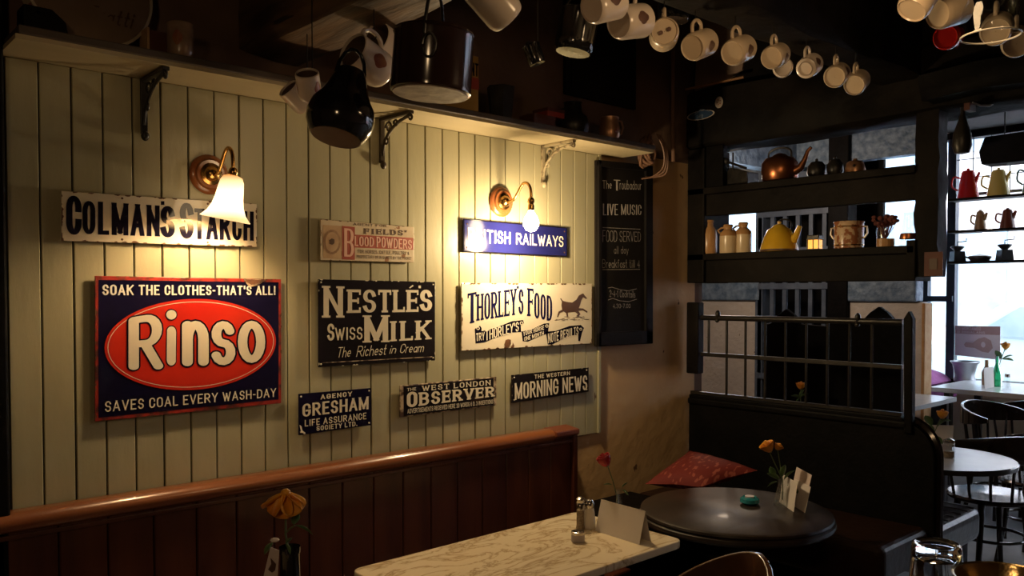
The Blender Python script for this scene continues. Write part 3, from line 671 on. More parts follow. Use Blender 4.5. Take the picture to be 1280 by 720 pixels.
def ring(d0, d1, m_, kk, name):
    o1 = [Vector((ex+(ra-d0)*math.cos(2*math.pi*i/n), SY-.0005*kk, ez+(rb-d0)*math.sin(2*math.pi*i/n))) for i in range(n)]
    o2 = [Vector((ex+(ra-d1)*math.cos(2*math.pi*i/n), SY-.0005*kk, ez+(rb-d1)*math.sin(2*math.pi*i/n))) for i in range(n)]
    MB().add(o1+o2, [(i, (i+1) % n, n+(i+1) % n, n+i) for i in range(n)]).obj(name, m_, s)
ring(.0075, .0092, 'ink_cream', 4, 'oval_line')
RI = [('R', (160.2, 203.6, 397, 390.5, 461.6, 462.5), .20, .125), ('n', (227, 260.4, 373, 373, 457, 457.8), .20, .125),
      ('s', (263.2, 293.8, 373, 374, 456, 456.6), .17, .115), ('o', (296.8, 331, 374, 375, 453, 454), .175, .12)]
for kk, gr, mm, nm in ((4.6, .032, 'ink_dark', 'letter_outline'), (5.6, 0, 'ink_cream', 'lettering')):
    for ch, qq, a, b2 in RI:
        line(s, ch, qq, mm, kk, nm, wv=a, wh=b2, rnd=True, grow=gr)
    f = layer(qmap((207.4, 220.2, 387, 387, 457.4, 457.6)), kk)
    d = .10 if gr else 0; e2 = .02 if gr else 0
    MB().add([f(.5+(.46+d)*math.cos(i*.3927), .115+(.105+e2)*math.sin(i*.3927) if math.sin(i*.3927) < 0 else .60+(.105+e2)*math.sin(i*.3927)) for i in range(16)], [tuple(range(16))]).obj(nm, mm, s)
    MB().add([f(.5+(.50+d)*math.cos(i*.3927), .91+(.085+e2)*math.sin(i*.3927)) for i in range(16)], [tuple(range(16))]).obj(nm, mm, s)
line(s, "SOAK THE CLOTHES-THAT'S ALL!", (127.8, 344, 355.6, 357.4, 368.8, 369), 'ink_white', 3, wv=.2, wh=.15, gap=.13)
line(s, 'SAVES COAL EVERY WASH-DAY', (131, 344.8, 501.6, 485, 495.8, 515), 'ink_cream', 3, wv=.15, wh=.12, gap=.17)
patch(s, [(304, 348.5), (332, 349.5), (327, 354), (322, 357), (314, 358.5), (309, 356), (306, 352)], 'worn_edge', 6, 'enamel_chip', label='bare chip in the enamel')
patch(s, [(306, 349), (328, 350), (322, 354.5), (314, 356), (309, 353)], 'rust', 7, 'enamel_chip')
rust_chips(s, q, 46, .004, seed=5)
# Blood powders
q = (400.6, 517.4, 273.7, 283.8, 328.2, 325.2)
s = sign("small cream tin sign advertising blood powders, with red band and oval portrait", q)
plate(s, q, 'tin_cream', 'tin_panel')
patch(s, [(403.5, 281), (427, 282.5), (427, 324), (404, 323)], 'tin_tan', 1, 'portrait_panel')
for k_, (rx, ry) in enumerate(((11, 15.5), (8.5, 12.5))):
    patch(s, [(415+rx*math.cos(i*.35), 302.5+ry*math.sin(i*.35)) for i in range(18)], ('tin_ring', 'tin_tan')[k_], 2+k_, 'portrait_ring')
patch(s, [(415+3.2*math.cos(i*.5)*(1+.3*math.sin(i*3)), 302+4*math.sin(i*.5)) for i in range(12)], 'ink_brown', 4, 'portrait')
patch(s, [(427.6, 282.3), (443.6, 283.8), (443.6, 325), (427.6, 324.2)], 'print_red', 1, 'red_panel')
patch(s, [(443.4, 293.2), (516.6, 297.4), (516.6, 312.4), (443.4, 309.4)], 'print_red', 1, 'red_panel')
line(s, 'AGENT FOR', (441.4, 483, 278.4, 281.2, 284, 281.8), 'ink_brown', 1, wv=.14, wh=.12, gap=.25)
line(s, "FIELDS'", (455, 508, 285.4, 288, 294.8, 292.4), 'ink_brown', 1, wv=.2, wh=.16, serif=True, gap=.2)
line(s, 'B', (430, 442.4, 285.2, 286.4, 321.4, 320.6), 'print_pink', 2, wv=.2, wh=.07)
line(s, 'LOOD', (443, 467.2, 295, 296.6, 308.4, 307.4), 'print_pink', 2, wv=.2, wh=.12, gap=.12)
line(s, 'POWDERS', (470.4, 514.6, 295.8, 300, 311.8, 309), 'print_pink', 2, wv=.2, wh=.12, gap=.1)
line(s, 'FOR HORSES, CATTLE, POULTRY &', (447.4, 511.4, 312, 314.6, 318.8, 316.4), 'ink_brown', 1, wv=.15, wh=.14)
line(s, 'PROPRIETARY OR IN QUARTS BY THE PACKET', (445.8, 514.4, 318.8, 321.4, 324.8, 322.6), 'ink_brown', 1, wv=.15, wh=.14)
rust_chips(s, q, 30, .003, seed=8)
# British Railways
q = (579.5, 709, 273.6, 284.6, 320.9, 314.4)
s = sign('narrow bright blue enamel railway sign behind the bare bulb', q)
plate(s, q, 'enamel_blue'); screws(s, q, 'rust', .03, .14)
f = layer(qmap(q), 1)
for a, b2, c, d in ((.01, .0, .99, .03), (.01, .97, .99, 1.0), (0, 0, .008, 1), (.992, 0, 1, 1)):
    MB().add([f(a, b2), f(c, b2), f(c, d), f(a, d)], [(0, 1, 2, 3)]).obj('edge_line', 'ink_dark', s)
line(s, 'BRITISH', (584.9, 637.9, 284.4, 290.2, 305, 303.4), 'ink_white', 2, wv=.15, wh=.14, gap=.15)
line(s, 'RAILWAYS', (645, 704, 291.2, 295.4, 309, 305.4), 'ink_white', 2, wv=.14, wh=.13, gap=.12)
# Nestle's
q = (398, 544, 349, 352.4, 450.6, 459.3)
s = sign("blue-black enamel sign advertising Swiss milk in large cream serif letters", q)
plate(s, q, 'enamel_black'); screws(s, q, 'ink_cream', .02, .035)
K = dict(serif=True)
line(s, 'N', (404.2, 428.6, 357.2, 358, 397, 397), wv=.19, wh=.085, **K)
line(s, 'ESTLE', (434.6, 523, 361.8, 362.6, 389.8, 391.2), wv=.19, wh=.115, gap=.1, **K)
line(s, 'S', (524.8, 540, 362, 362.4, 388.6, 389.2), wv=.22, wh=.14)
patch(s, [(511.5, 359.5), (515.8, 356), (517, 357.4), (512.5, 360.6)], 'ink_cream', 1, 'accent')
line(s, "'", (523, 526, 357, 357, 365, 365), wv=.3, wh=.2)
line(s, 'S', (409, 418, 404.6, 404.4, 425.6, 426), wv=.2, wh=.14)
line(s, 'WISS', (418.8, 453, 409.6, 408.6, 424.2, 425.4), wv=.15, wh=.12)
line(s, 'M', (455.2, 485, 394.2, 394, 427.6, 428.2), wv=.20, wh=.08, **K)
line(s, 'ILK', (486.4, 538, 401.6, 400.4, 424, 426.8), wv=.19, wh=.11, gap=.14, **K)
for t, qq in (('The', (422, 439, 434, 433.4, 446, 447)), ('Richest', (446.5, 483, 432.4, 430.6, 443.4, 446)), ('in', (487.6, 495.4, 431.6, 431.4, 441.6, 442)), ('Cream', (500.6, 530, 430, 428.6, 440, 441.4))):
    line(s, t, qq, wv=.085, wh=.085, slant=.28, gap=.11)
f = layer(qmap(q), 1)
MB().add([f(.03, .045), f(.97, .045), f(.97, .055), f(.03, .055)], [(0, 1, 2, 3)]).obj('edge_line', 'worn_edge', s)
rust_chips(s, q, 26, .0035, seed=11, m_='ink_cream', name='enamel_chip')
# Thorley's
q = (576.9, 739.9, 353.8, 354.6, 429.4, 438.8)
s = sign("rusty edged cream enamel sign with a trotting horse and scroll banners", q)
plate(s, q, 'enamel_w')
line(s, 'T', (584.4, 595.6, 367, 364.6, 402.5, 405), 'ink_thor', wv=.2, wh=.08, serif=True)
line(s, 'HORLEY', (596, 645.5, 368, 360.6, 393.4, 401), 'ink_thor', wv=.22, wh=.09, gap=.1, serif=True)
line(s, "'", (645.8, 648.4, 357.5, 357.5, 365, 365), 'ink_thor', wv=.3, wh=.25)
line(s, 'S', (648, 654.4, 361.4, 361.4, 392.6, 393), 'ink_thor', wv=.24, wh=.10)
line(s, 'F', (659.4, 666.8, 360, 361, 395.2, 395), 'ink_thor', wv=.22, wh=.09, serif=True)
line(s, 'OOD', (667.6, 690, 365, 370.6, 401.6, 397.4), 'ink_thor', wv=.24, wh=.09, gap=.1)
def bann(pts, m_='ink_dark', k=1): return patch(s, pts, m_, k, 'banner')
bann([(593.6, 411), (600, 407), (602, 410), (602, 414), (620, 409.5), (640, 401.5), (654, 400), (655, 404), (651, 406), (651.5, 415), (640, 415.6), (620, 422), (606, 428), (594.5, 429.4)])
bann([(651.8, 414.4), (665, 411.5), (680, 404.4), (686.5, 403.8), (685, 416.5), (672, 421.5), (660, 427), (653.5, 426.5)])
bann([(682.2, 414.5), (695, 413.5), (712, 407.4), (726, 406.2), (730, 410), (727.5, 416), (725, 426.6), (722.8, 426), (722.8, 418.4), (712, 420), (700, 425.5), (690, 430.8), (684.6, 430.6)])
for c in ((597.6, 410.4, 2.2), (652, 404, 2.2), (683.6, 407.5, 2.0), (726, 411.5, 1.8)):
    patch(s, [(c[0]+c[2]*math.cos(i*.6), c[1]+c[2]*math.sin(i*.6)) for i in range(10)], 'ink_cream', 2, 'scroll_curl')
    patch(s, [(c[0]+c[2]*.55*math.cos(i*.6), c[1]+c[2]*.55*math.sin(i*.6)) for i in range(10)], 'ink_dark', 3, 'scroll_curl')
line(s, 'TRY', (594.8, 605.4, 416.8, 414.8, 424.8, 426.6), k=2, wv=.17, wh=.14)
line(s, "THORLEY'S", (606.4, 648.2, 412.8, 402, 413.8, 426), k=2, wv=.17, wh=.12, gap=.13)
line(s, 'YOUR HORSE', (653.8, 679.8, 414.4, 406.4, 411.8, 420), k=2, wv=.17, wh=.15)
line(s, 'ONE MONTH', (655, 679.4, 421.3, 413.6, 419, 426.4), k=2, wv=.17, wh=.15)
line(s, 'NOTE RESULTS', (684.8, 722.8, 417, 408, 418.6, 429.2), k=2, wv=.17, wh=.12)
hp = [(866, 242), (852, 218), (858, 214), (875, 236), (905, 244), (950, 250), (985, 226), (1005, 192), (1035, 176), (1044, 178), (1050, 188), (1072, 214), (1064, 222), (1040, 206), (1024, 234), (1014, 272), (1004, 296), (1040, 298), (1076, 322), (1072, 334), (1036, 312), (1002, 318), (1018, 344), (1002, 366), (984, 360), (998, 346), (974, 326), (940, 328), (914, 332), (918, 362), (906, 364), (900, 336), (880, 322), (850, 334), (836, 368), (826, 370), (838, 324), (868, 308), (862, 272)]
from mathutils.geometry import tessellate_polygon
hv = [oY(570+x/6.544, 340+y/6.544, SY-.0008) for x, y in hp]
MB().add(hv, [tuple(t) for t in tessellate_polygon([[Vector((v.x, v.z, 0)) for v in hv]])]).obj('horse_print', 'ink_brown', s, label='trotting dark horse')
gm = MB(); rg = random.Random(3)
for i in range(26):
    a = 693+rg.random()*40; y = 396+rg.random()*5-(a-693)*.03; l = rg.uniform(1.5, 6)
    gm.add([oY(a, y, SY-.0008), oY(a+l, y-.3, SY-.0008), oY(a+l, y+.25, SY-.0008), oY(a, y+.35, SY-.0008)], [(0, 1, 2, 3)])
gm.obj('ground_print', 'ink_brown', s)
patch(s, [(635, 424), (638.5, 424.6), (638.8, 430), (636, 434), (632, 434.5), (630.5, 430), (632, 425)], 'rust', 4, 'rust_patch')
patch(s, [(641, 428), (643, 432), (642.5, 434.5), (638, 433.6), (640.4, 431)], 'rust', 4, 'rust_patch')
rust_chips(s, q, 90, .0055, seed=4)
# Gresham
q = (373.4, 463.8, 492.4, 485, 531.6, 544.2)
s = sign('small navy enamel sign for a life assurance society, lowest left of three', q)
plate(s, q, 'enamel_navy'); screws(s, q, 'ink_cream', .03, .07)
line(s, 'AGENCY', (400.6, 440, 493.4, 489.2, 495, 499.4), wv=.2, wh=.17, gap=.2)
line(s, 'GRESHAM', (378, 460.6, 505, 495.4, 511.4, 521.2), wv=.2, wh=.13, gap=.13)
line(s, 'LIFE ASSURANCE', (380.8, 457.8, 525, 515.6, 523.8, 533.2), wv=.16, wh=.14, gap=.18)
line(s, 'SOCIETY LTD.', (395.6, 446.4, 532.6, 526.4, 532.4, 538.6), wv=.18, wh=.16, gap=.18)
patch(s, [(374.4, 531), (377, 533), (378, 538), (382, 541), (381, 543), (376.4, 540)], 'ink_cream', 2, 'enamel_chip')
# Observer
q = (500, 620.7, 482, 471, 506.8, 522)
s = sign('long dark newspaper sign with worn cream edge, middle of the lowest three', q)
plate(s, q, 'worn_edge'); plate(s, q, 'enamel_black', 'dark_field', .001, k=1.2, inset=.035, bevel=0)
line(s, 'THE', (508.6, 519.8, 485.2, 484, 487.8, 489), k=3, wv=.15, wh=.15)
line(s, 'WEST LONDON', (527.2, 612.8, 482.2, 475, 481.4, 488.8), k=3, wv=.15, wh=.13, serif=True, gap=.24)
line(s, 'O', (508.2, 521.4, 490.2, 489, 508, 509.4), k=3, wv=.22, wh=.16)
line(s, 'BSERVER', (523.8, 617.6, 490.6, 483, 495.4, 507.4), k=3, wv=.20, wh=.15, serif=True, gap=.16)
line(s, 'ADVERTISEMENTS RECEIVED HERE 20 WORDS 6 D. 3 INSERTIONS', (509, 616, 511.2, 499.2, 504.4, 517), k=3, wv=.14, wh=.14)
# Morning news
q = (639.6, 736, 468.8, 459.3, 489.6, 504)
s = sign('small clean edged dark newspaper sign, right of the lowest three', q)
plate(s, q, 'enamel_black'); screws(s, q, 'ink_cream', .03, .1)
line(s, 'THE WESTERN', (668, 712, 468.4, 464, 468.6, 473.6), k=2, wv=.17, wh=.15, gap=.2)
line(s, 'MORNING NEWS', (643.2, 733.8, 479, 468.8, 487.4, 500), k=2, wv=.2, wh=.11, gap=.12)
rust_chips(s, q, 22, .0028, seed=14, m_='worn_edge')
# chalkboard
CY = 2.345
q = (745.5, 813.5, 200, 207.4, 429.4, 433)
cb = thing('chalkboard', 'tall narrow black chalkboard with chalk writing, hung beside the boards', 'chalkboard', qmap(q, CY)(.5, 0))
plate(cb, q, 'chalkboard', 'board_panel', .012, CY)
f = qmap(q, CY)
for a, b2, c, d, in ((0, 0, .055, 1), (.86, 0, 1, 1), (0, .965, 1, 1), (0, 0, 1, .075)):
    c4 = [f(a, b2), f(c, b2), f(c, d), f(a, d)]; c8 = c4+[p-Vector((0, .014, 0)) for p in c4]
    MB().add(c8, [(0, 1, 2, 3), (7, 6, 5, 4), (0, 4, 5, 1), (1, 5, 6, 2), (2, 6, 7, 3), (3, 7, 4, 0)]).obj('frame_rail', 'frame_black', cb, bevel=.004)
def cl(t, q, m_='chalk', **k): line(cb, t, q, m_, 1, 'chalk_writing', CY, **k)
cl('The', (753, 764.6, 225.4, 225.6, 235.8, 236), wv=.09, wh=.07)
cl('T', (767, 775, 224.5, 225, 238.4, 238), wv=.16, wh=.08)
cl('roubadour', (774.5, 801.6, 224.8, 226.4, 237.2, 236.8), wv=.09, wh=.07)
cl('LIVE MUSIC', (753.6, 801.6, 254.6, 256, 268.6, 269), wv=.17, wh=.06)
cl('FOOD SERVED', (753.2, 800.8, 287.6, 290, 301.8, 302.4), 'chalk_dim', wv=.09, wh=.06)
cl('all day', (767.4, 785.4, 307.4, 308, 317, 317.2), 'chalk_dim', wv=.08, wh=.08)
cl('Breakfast till 4', (752.8, 799.6, 324, 325, 334.6, 335), 'chalk_dim', wv=.09, wh=.08)
cl('2-4-1 Cocktails', (761.6, 794, 362.4, 363.6, 372.2, 371.2), 'chalk_dim', wv=.1, wh=.1)
cl('4.30-7.00', (766, 788, 379.6, 379.8, 385, 385.4), 'chalk_dim', wv=.1, wh=.1)
def cline(pts, w_=.35, m_='chalk_dim'):
    mb = MB()
    for (x0, y0), (x1, y1) in zip(pts, pts[1:]):
        mb.add([oY(x0, y0-w_, CY-.0006), oY(x1, y1-w_, CY-.0006), oY(x1, y1+w_, CY-.0006), oY(x0, y0+w_, CY-.0006)], [(0, 1, 2, 3)])
    mb.obj('chalk_line', m_, cb)
cline([(753.5, 284.4), (800.4, 286.6)]); cline([(753, 337), (800, 336.6)])
cline([(760, 360), (765, 359), (775, 362), (785, 363.6), (796, 361)]); cline([(760, 375), (766, 373), (775, 376), (786, 377), (796, 374)])

# ---------------------------------------------------------------- shelf brackets
def bracket(X, m_, label):
    t = thing('shelf_bracket', label, 'bracket', (X, WY, 2.08), group='iron brackets under the long shelf')
    y0 = WY-.001
    MB().box(X-.009, X+.009, y0-.009, y0, 1.93, 2.080).obj('wall_plate', m_, t, bevel=.002)
    MB().box(X-.009, X+.009, y0-.175, y0, 2.070, 2.0805).obj('shelf_arm', m_, t, bevel=.002)
    pts = [(X, y0-.165, 2.066)]+[(X, y0-.162+.155*math.sin(R(a)), 1.955+.108*math.cos(R(a))) for a in range(10, 91, 10)]
    MB().tube(pts, .0055, 8).obj('brace', m_, t, smooth=True)
    for cy, cz, r_ in ((y0-.045, 2.045, .020), (y0-.085, 2.052, .013), (y0-.03, 2.0, .014)):
        MB().tube([(X, cy+r_*(1-i*.045)*math.cos(i*.5), cz+r_*(1-i*.045)*math.sin(i*.5)) for i in range(15)], .0035, 6).obj('scroll', m_, t, smooth=True)
    MB().tube([(X, y0-.168+.012*math.cos(i*.6)*(1-.06*i), 2.058+.012*math.sin(i*.6)*(1-.06*i)) for i in range(11)], .004, 6).obj('scroll', m_, t, smooth=True)
    MB().ball((X, y0-.012, 1.925), .014, 6, (.8, .7, 1)).obj('finial', m_, t, smooth=True)
bracket(.785, 'iron', 'black iron shelf bracket above the starch sign')
bracket(1.55, 'iron_brown', 'dark brown iron shelf bracket just right of the black kettle')
bracket(2.30, 'bracket_cream', 'cream painted scrolled bracket above the bare bulb')

# ---------------------------------------------------------------- wall lamps
def sconce(X, Z, label, shade):
    t = thing('wall_lamp', label, 'lamp', (X, WY, Z))
    MB().lathe([(.001, 0), (.056, 0), (.057, .006), (.052, .012), (.044, .014), (.040, .020), (.001, .021)], (X, WY-.001, Z), 36, axis=(0, -1, 0)).obj('backplate', 'wood_rose', t, smooth=True)
    MB().lathe([(.033, .018), (.031, .024), (.022, .027), (.018, .036), (.010, .042), (.001, .044)], (X, WY, Z), 32, axis=(0, -1, 0)).obj('brass_rose', 'brass', t, smooth=True)
    top = .058
    pts = sm([(X, WY-.038, Z-.004), (X, WY-.06, Z-.004), (X, WY-.08, Z+.006), (X, WY-.098, Z+.026), (X, WY-.114, Z+.046), (X, WY-.132, Z+top), (X, WY-.152, Z+.054), (X, WY-.165, Z+.036), (X, WY-.169, Z+.012), (X, WY-.169, Z-.010)])
    MB().tube(pts, .0055, 10).obj('arm', 'brass', t, smooth=True)
    MB().lathe([(.007, .01), (.012, .004), (.013, -.006), (.010, -.012), (.012, -.02), (.012, -.034), (.014, -.036)], (X, WY-.169, Z-.008), 20).obj('lamp_holder', 'brass', t, smooth=True)
    if shade:
        q_ = Vector((-.13, .16, -1)).normalized()
        pr = [(.014, 0), (.024, .004), (.030, .016), (.033, .035), (.036, .060), (.041, .083), (.050, .103), (.063, .118), (.066, .120)]
        o = MB().lathe(pr, (X, WY-.169, Z-.020), 40, axis=q_).obj('glass_shade', 'shade', t, smooth=True, solid=.002)
    else:
        MB().lathe([(.009, 0), (.011, -.012), (.022, -.028), (.029, -.048), (.028, -.062), (.018, -.078), (.001, -.084)], (X, WY-.169, Z-.038), 24).obj('bulb', 'bulb', t, smooth=True)
    return t
sconce(.963, 1.838, 'brass wall lamp with lit white glass bell shade', True)
sconce(2.08, 1.842, 'brass swan neck wall lamp with bare lit bulb', False)
for l in bpy.data.objects:
    if l.name == 'wall_lamp_light': l.location = (.963, 2.20, 1.745)
    if l.name == 'bare_bulb_light': l.location = (2.08, 2.19, 1.69)

# ---------------------------------------------------------------- mugs
def make_mug(label, body, dec, r=.04, h=.09, group=None, taper=1.0, nohandle=False):
    t = thing('mug', label, 'mug', group=group)
    pr = [(.001, .004), (r*.80*taper, .004), (r*.86*taper, 0), (r*.93*taper, .004), (r*taper, .014), (r, h*.5), (r, h-.002), (r-.002, h), (r-.0035, h-.002), (r-.0038, .012), (r*.7, .008), (.001, .008)]
    MB().lathe(pr, (0, 0, 0), 28).obj('body', body, t, smooth=True, world=False)
    hp_ = [(r-.002+.001, 0, h*.80), (r+.014, 0, h*.84), (r+.026, 0, h*.70), (r+.028, 0, h*.50), (r+.020, 0, h*.30), (r-.001, 0, h*.20)]
    if not nohandle: MB().tube(sm(hp_, 3), .0052, 8).obj('handle', body, t, smooth=True, world=False)
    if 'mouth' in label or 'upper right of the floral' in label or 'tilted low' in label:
        MB().lathe([(r-.0042, h-.006), (r-.0048, .013), (.001, .0095)], (0, 0, 0), 28).obj('inner_shadow', 'mug_shadow', t, smooth=True, world=False)  # brown lining puts the shadow inside the mug into its colour
    if dec:
        rg = random.Random(len(label))
        for a0 in (rg.uniform(60, 110), rg.uniform(230, 300)):
            mb = MB(); n_ = 6; vs = []; 
            for i in range(n_+1):
                for j in range(n_+1):
                    uu, vv = i/n_*2-1, j/n_*2-1; k_ = 1-.3*(uu*uu+vv*vv)/2
                    a = R(a0+uu*26*k_*math.sqrt(max(0, 1-vv*vv*.5))); z = h*.5+vv*.023*k_*math.sqrt(max(0, 1-uu*uu*.5))
                    vs.append(((r+.0006)*math.cos(a), (r+.0006)*math.sin(a), z))
            fs = [(i*(n_+1)+j, i*(n_+1)+j+1, (i+1)*(n_+1)+j+1, (i+1)*(n_+1)+j) for i in range(n_) for j in range(n_)]
            mb.add(vs, fs).obj('decoration', dec, t, world=False)
    return t
def orient(zdir, xhint=(0, 0, 1)):
    z = Vector(zdir).normalized(); x = Vector(xhint); x = (x-z*x.dot(z)).normalized(); y = z.cross(x)
    return Matrix((x, y, z)).transposed().to_quaternion()
def hang(t, center, zdir, h=.09, scale=1.0, xhint=(0, 0, 1), hook=2.40, nohook=False):
    t.rotation_mode = 'QUATERNION'; q_ = orient(zdir, xhint); t.rotation_quaternion = q_; t.scale = (scale,)*3
    t.location = Vector(center)-q_ @ Vector((0, 0, h/2*scale))
    hl = q_ @ Vector((.064*scale, 0, h*.02*scale))+Vector(center)
    if True:
        ho = MB().tube([(hl.x, hl.y, hook), (hl.x, hl.y, hl.z+.012), (hl.x+.006, hl.y, hl.z-.002), (hl.x, hl.y, hl.z-.010), (hl.x-.008, hl.y, hl.z-.006)], .0016, 6).obj('cup_hook', 'wire')
        tag(ho, ' '.join(('dark cup hook holding the '+t['label']).replace(',', '').split()[:16]), 'hook', 'cup hooks under the beams')
row = [((755, 6), 'white mug cut by the top edge beside the black pot', 'porcelain', 'dec_dark', (.93, -.05, .34), 1.05),
       ((788, 27), 'plain white mug, first whole one from left in the beam row', 'porcelain', 'dec_dark', (.96, .0, .26), 1.12),
       ((830, 43), 'cream mug seen end on, base marked with two dark spots', 'porcelain_b', None, (.75, .62, .1), 1.0),
       ((874, 56), 'cream mug above the chipped plaster patch, left of two', 'porcelain_b', 'dec_dark', (.93, .10, .38), 1.0),
       ((923, 63), 'cream mug hanging right of the chipped plaster, dark picture on side', 'porcelain_b', 'dec_dark', (.93, .10, .38), .98),
       ((969, 70), 'small cream mug beside a white saucer-like cup in the beam row', 'porcelain_b', 'dec_dark', (.92, .2, .36), .88),
       ((1011, 83), 'round bellied white cup third from the right end of the row', 'porcelain', 'dec_dark', (.90, .15, .42), .86),
       ((1046, 94), 'cream mug second from the right end of the beam row', 'porcelain_b', 'dec_dark', (.90, .25, .36), .92),
       ((1071, 103), 'cream mug at the right end of the beam row', 'porcelain_b', None, (.88, .2, .42), .92)]
for (px, py), lab, b_, d_, zd, sc in row:
    t = make_mug(lab, b_, d_, group='mugs hanging from the dark beam', taper=.7 if 'bellied' in lab else 1)
    hang(t, oZ(px, py, 2.215), zd, scale=sc, hook=2.32)
    if 'two dark spots' in lab:
        for yy in (-.010, .012):
            MB().lathe([(.001, 0), (.006, 0), (.006, .0006)], (yy*.4, yy, -.0008), 12).obj('base_mark', 'dec_dark', t, world=False)
t = make_mug('small white cup half hidden behind the round bellied cup', 'porcelain', None, h=.05, group='mugs hanging from the dark beam'); hang(t, oZ(990, 76, 2.23)+Vector((.05, .06, 0)), (.8, .5, .2), .05, .8)
t = make_mug('large pinkish white mug cut by the top edge, right of the brown cauldron', 'porcelain', None, r=.043, h=.105); hang(t, oD(615, 0, 1.95), (-.80, .1, .62), .105, 1.1)
t = make_mug('white mug with floral side hanging behind the black kettle, its mouth to the left', 'porcelain', 'dec_red', r=.042, h=.095); hang(t, oD(460, 77, 2.08), (-.88, -.15, .30), .095, 1.12)
t = make_mug('white mug hanging at upper right of the floral mug, half behind the cauldron', 'porcelain', 'dec_dark', r=.042, h=.095); hang(t, oD(485, 58, 2.24), (-.86, -.25, .20), .095, 1.08)
t = make_mug('small patterned mug left of the black kettle, mouth up', 'porcelain', 'dec_red', r=.032, h=.075); hang(t, oD(386, 107, 2.10), (-.38, -.45, .72), .075, .92)
t = make_mug('patterned mug tilted low at the left of the black kettle, orange flowers', 'porcelain', 'dec_red', r=.032, h=.075); hang(t, oD(371, 122, 2.25), (-.75, -.1, .55), .075, .95)
# upper right group
for (px, py), lab, b_, zd, sc in (((1150, -3), 'white mug cut by the top edge at the upper right', 'porcelain_b', (.5, -.2, .7), 1.0),
        ((1186, 14), 'cream mug beside the clear glass shade, under the second beam', 'porcelain_b', (.9, -.3, .3), 1.0),
        ((1246, 36), 'cream mug hanging behind the rim of the clear glass shade', 'porcelain_b', (.85, .2, .4), 1.0),
        ((1270, 52), 'cream mug at the right edge below the glass shade', 'porcelain_b', (.85, .3, .4), 1.0)):
    t = make_mug(lab, b_, None, group='mugs at the upper right'); p = oZ(px, py, 2.22) if px > 1240 else oZ(px, py, 2.225); hang(t, p, zd, scale=sc)
t = make_mug('bright red mug hanging left of the clear glass shade', 'red_pot', None, h=.07); hang(t, oZ(1182, 38, 2.22)+Vector((.1, .03, .01)), (.9, .1, .25), .07, .9)
g = thing('glass_lamp_shade', 'clear glass bell lamp shade at the upper right', 'lamp shade', oD(1238, 45, 1.75))
p = wloc(g)
MB().lathe([(.016, .10), (.022, .095), (.040, .085), (.052, .06), (.056, .03), (.055, .006), (.056, 0)], p, 36).obj('glass_bell', 'glass_soft', g, smooth=True)
MB().tube([(p.x+.056*math.cos(i*.2618), p.y+.056*math.sin(i*.2618), p.z) for i in range(24)], .0018, 6, closed=True).obj('rim', 'white_rim', g, smooth=True)
MB().tube([(p.x, p.y, p.z+.09), (p.x, p.y, 2.53)], .003, 6).obj('cord', 'wire', g)
MB().lathe([(.017, .09), (.017, .12), (.008, .13)], p, 16).obj('gallery', 'brass', g, smooth=True)

# ---------------------------------------------------------------- hanging kettle, cauldron and pots
k = thing('black_kettle', 'black enamel kettle hanging under the oak beam', 'kettle', oD(420, 172, 1.92))
p = wloc(k)
kp = [(.001, .0), (.058, .0), (.064, .006), (.076, .030), (.079, .052), (.073, .078), (.060, .098), (.050, .118), (.044, .135), (.040, .150), (.032, .168), (.012, .176), (.001, .177)]
rk = Matrix.Translation(p) @ Matrix.Rotation(R(10), 4, Vector((fx, fy, 0)).normalized()) @ Matrix.Rotation(R(-14), 4, RT)
MB().lathe(kp, (0, 0, 0), 36).xf(rk).obj('body', 'pot_black', k, smooth=True)
MB().lathe([(.001, -.001), (.056, -.001), (.058, .0005)], (0, 0, 0), 32).xf(rk).obj('base', 'base_clay', k)
MB().tube([(.07, 0, .05), (.10, 0, .085), (.118, 0, .10)], [.014, .010, .008], 10).xf(rk @ Matrix.Rotation(R(48), 4, 'Z')).obj('spout', 'pot_black', k, smooth=True)
MB().tube([(.038*math.cos(a*.3927), 0, .15+.075*math.sin(a*.3927)) for a in range(9)], .0045, 8).xf(rk).obj('handle', 'pot_black', k, smooth=True)
k = thing('brown_cauldron', 'dark brown enamel cooking pot with worn base, hanging by a chain', 'pot', oD(538, 118, 1.92))
p = wloc(k)
rk = Matrix.Translation(p) @ Matrix.Rotation(R(4), 4, Vector((fx, fy, 0)).normalized()) 
MB().lathe([(.001, .002), (.083, .0), (.092, .004), (.093, .012), (.091, .13), (.094, .135), (.093, .139), (.088, .138), (.087, .02), (.001, .016)], (0, 0, 0), 40).xf(rk).obj('body', 'pot_brown', k, smooth=True)
MB().lathe([(.001, -.0012), (.086, -.0012), (.087, .002)], (0, 0, 0), 40).xf(rk).obj('base', 'base_worn', k)
MB().tube([(.092*math.cos(i*math.pi/12), 0, .11+.13*math.sin(i*math.pi/12)) for i in range(13)], .004, 8).xf(rk @ Matrix.Rotation(R(40), 4, 'Z')).obj('bail_handle', 'iron', k, smooth=True)
MB().tube([(p.x, p.y, p.z+.24), (p.x, p.y, 2.50)], .005, 6).obj('hanging_rod', 'iron', k)
MB().tube([(-.015*math.cos(i*.5), -.098, .085+.026*math.sin(i*.5)) for i in range(13)], .003, 6, closed=False).xf(rk @ Matrix.Rotation(R(-42), 4, 'Z')).obj('ring_handle', 'iron', k, smooth=True)
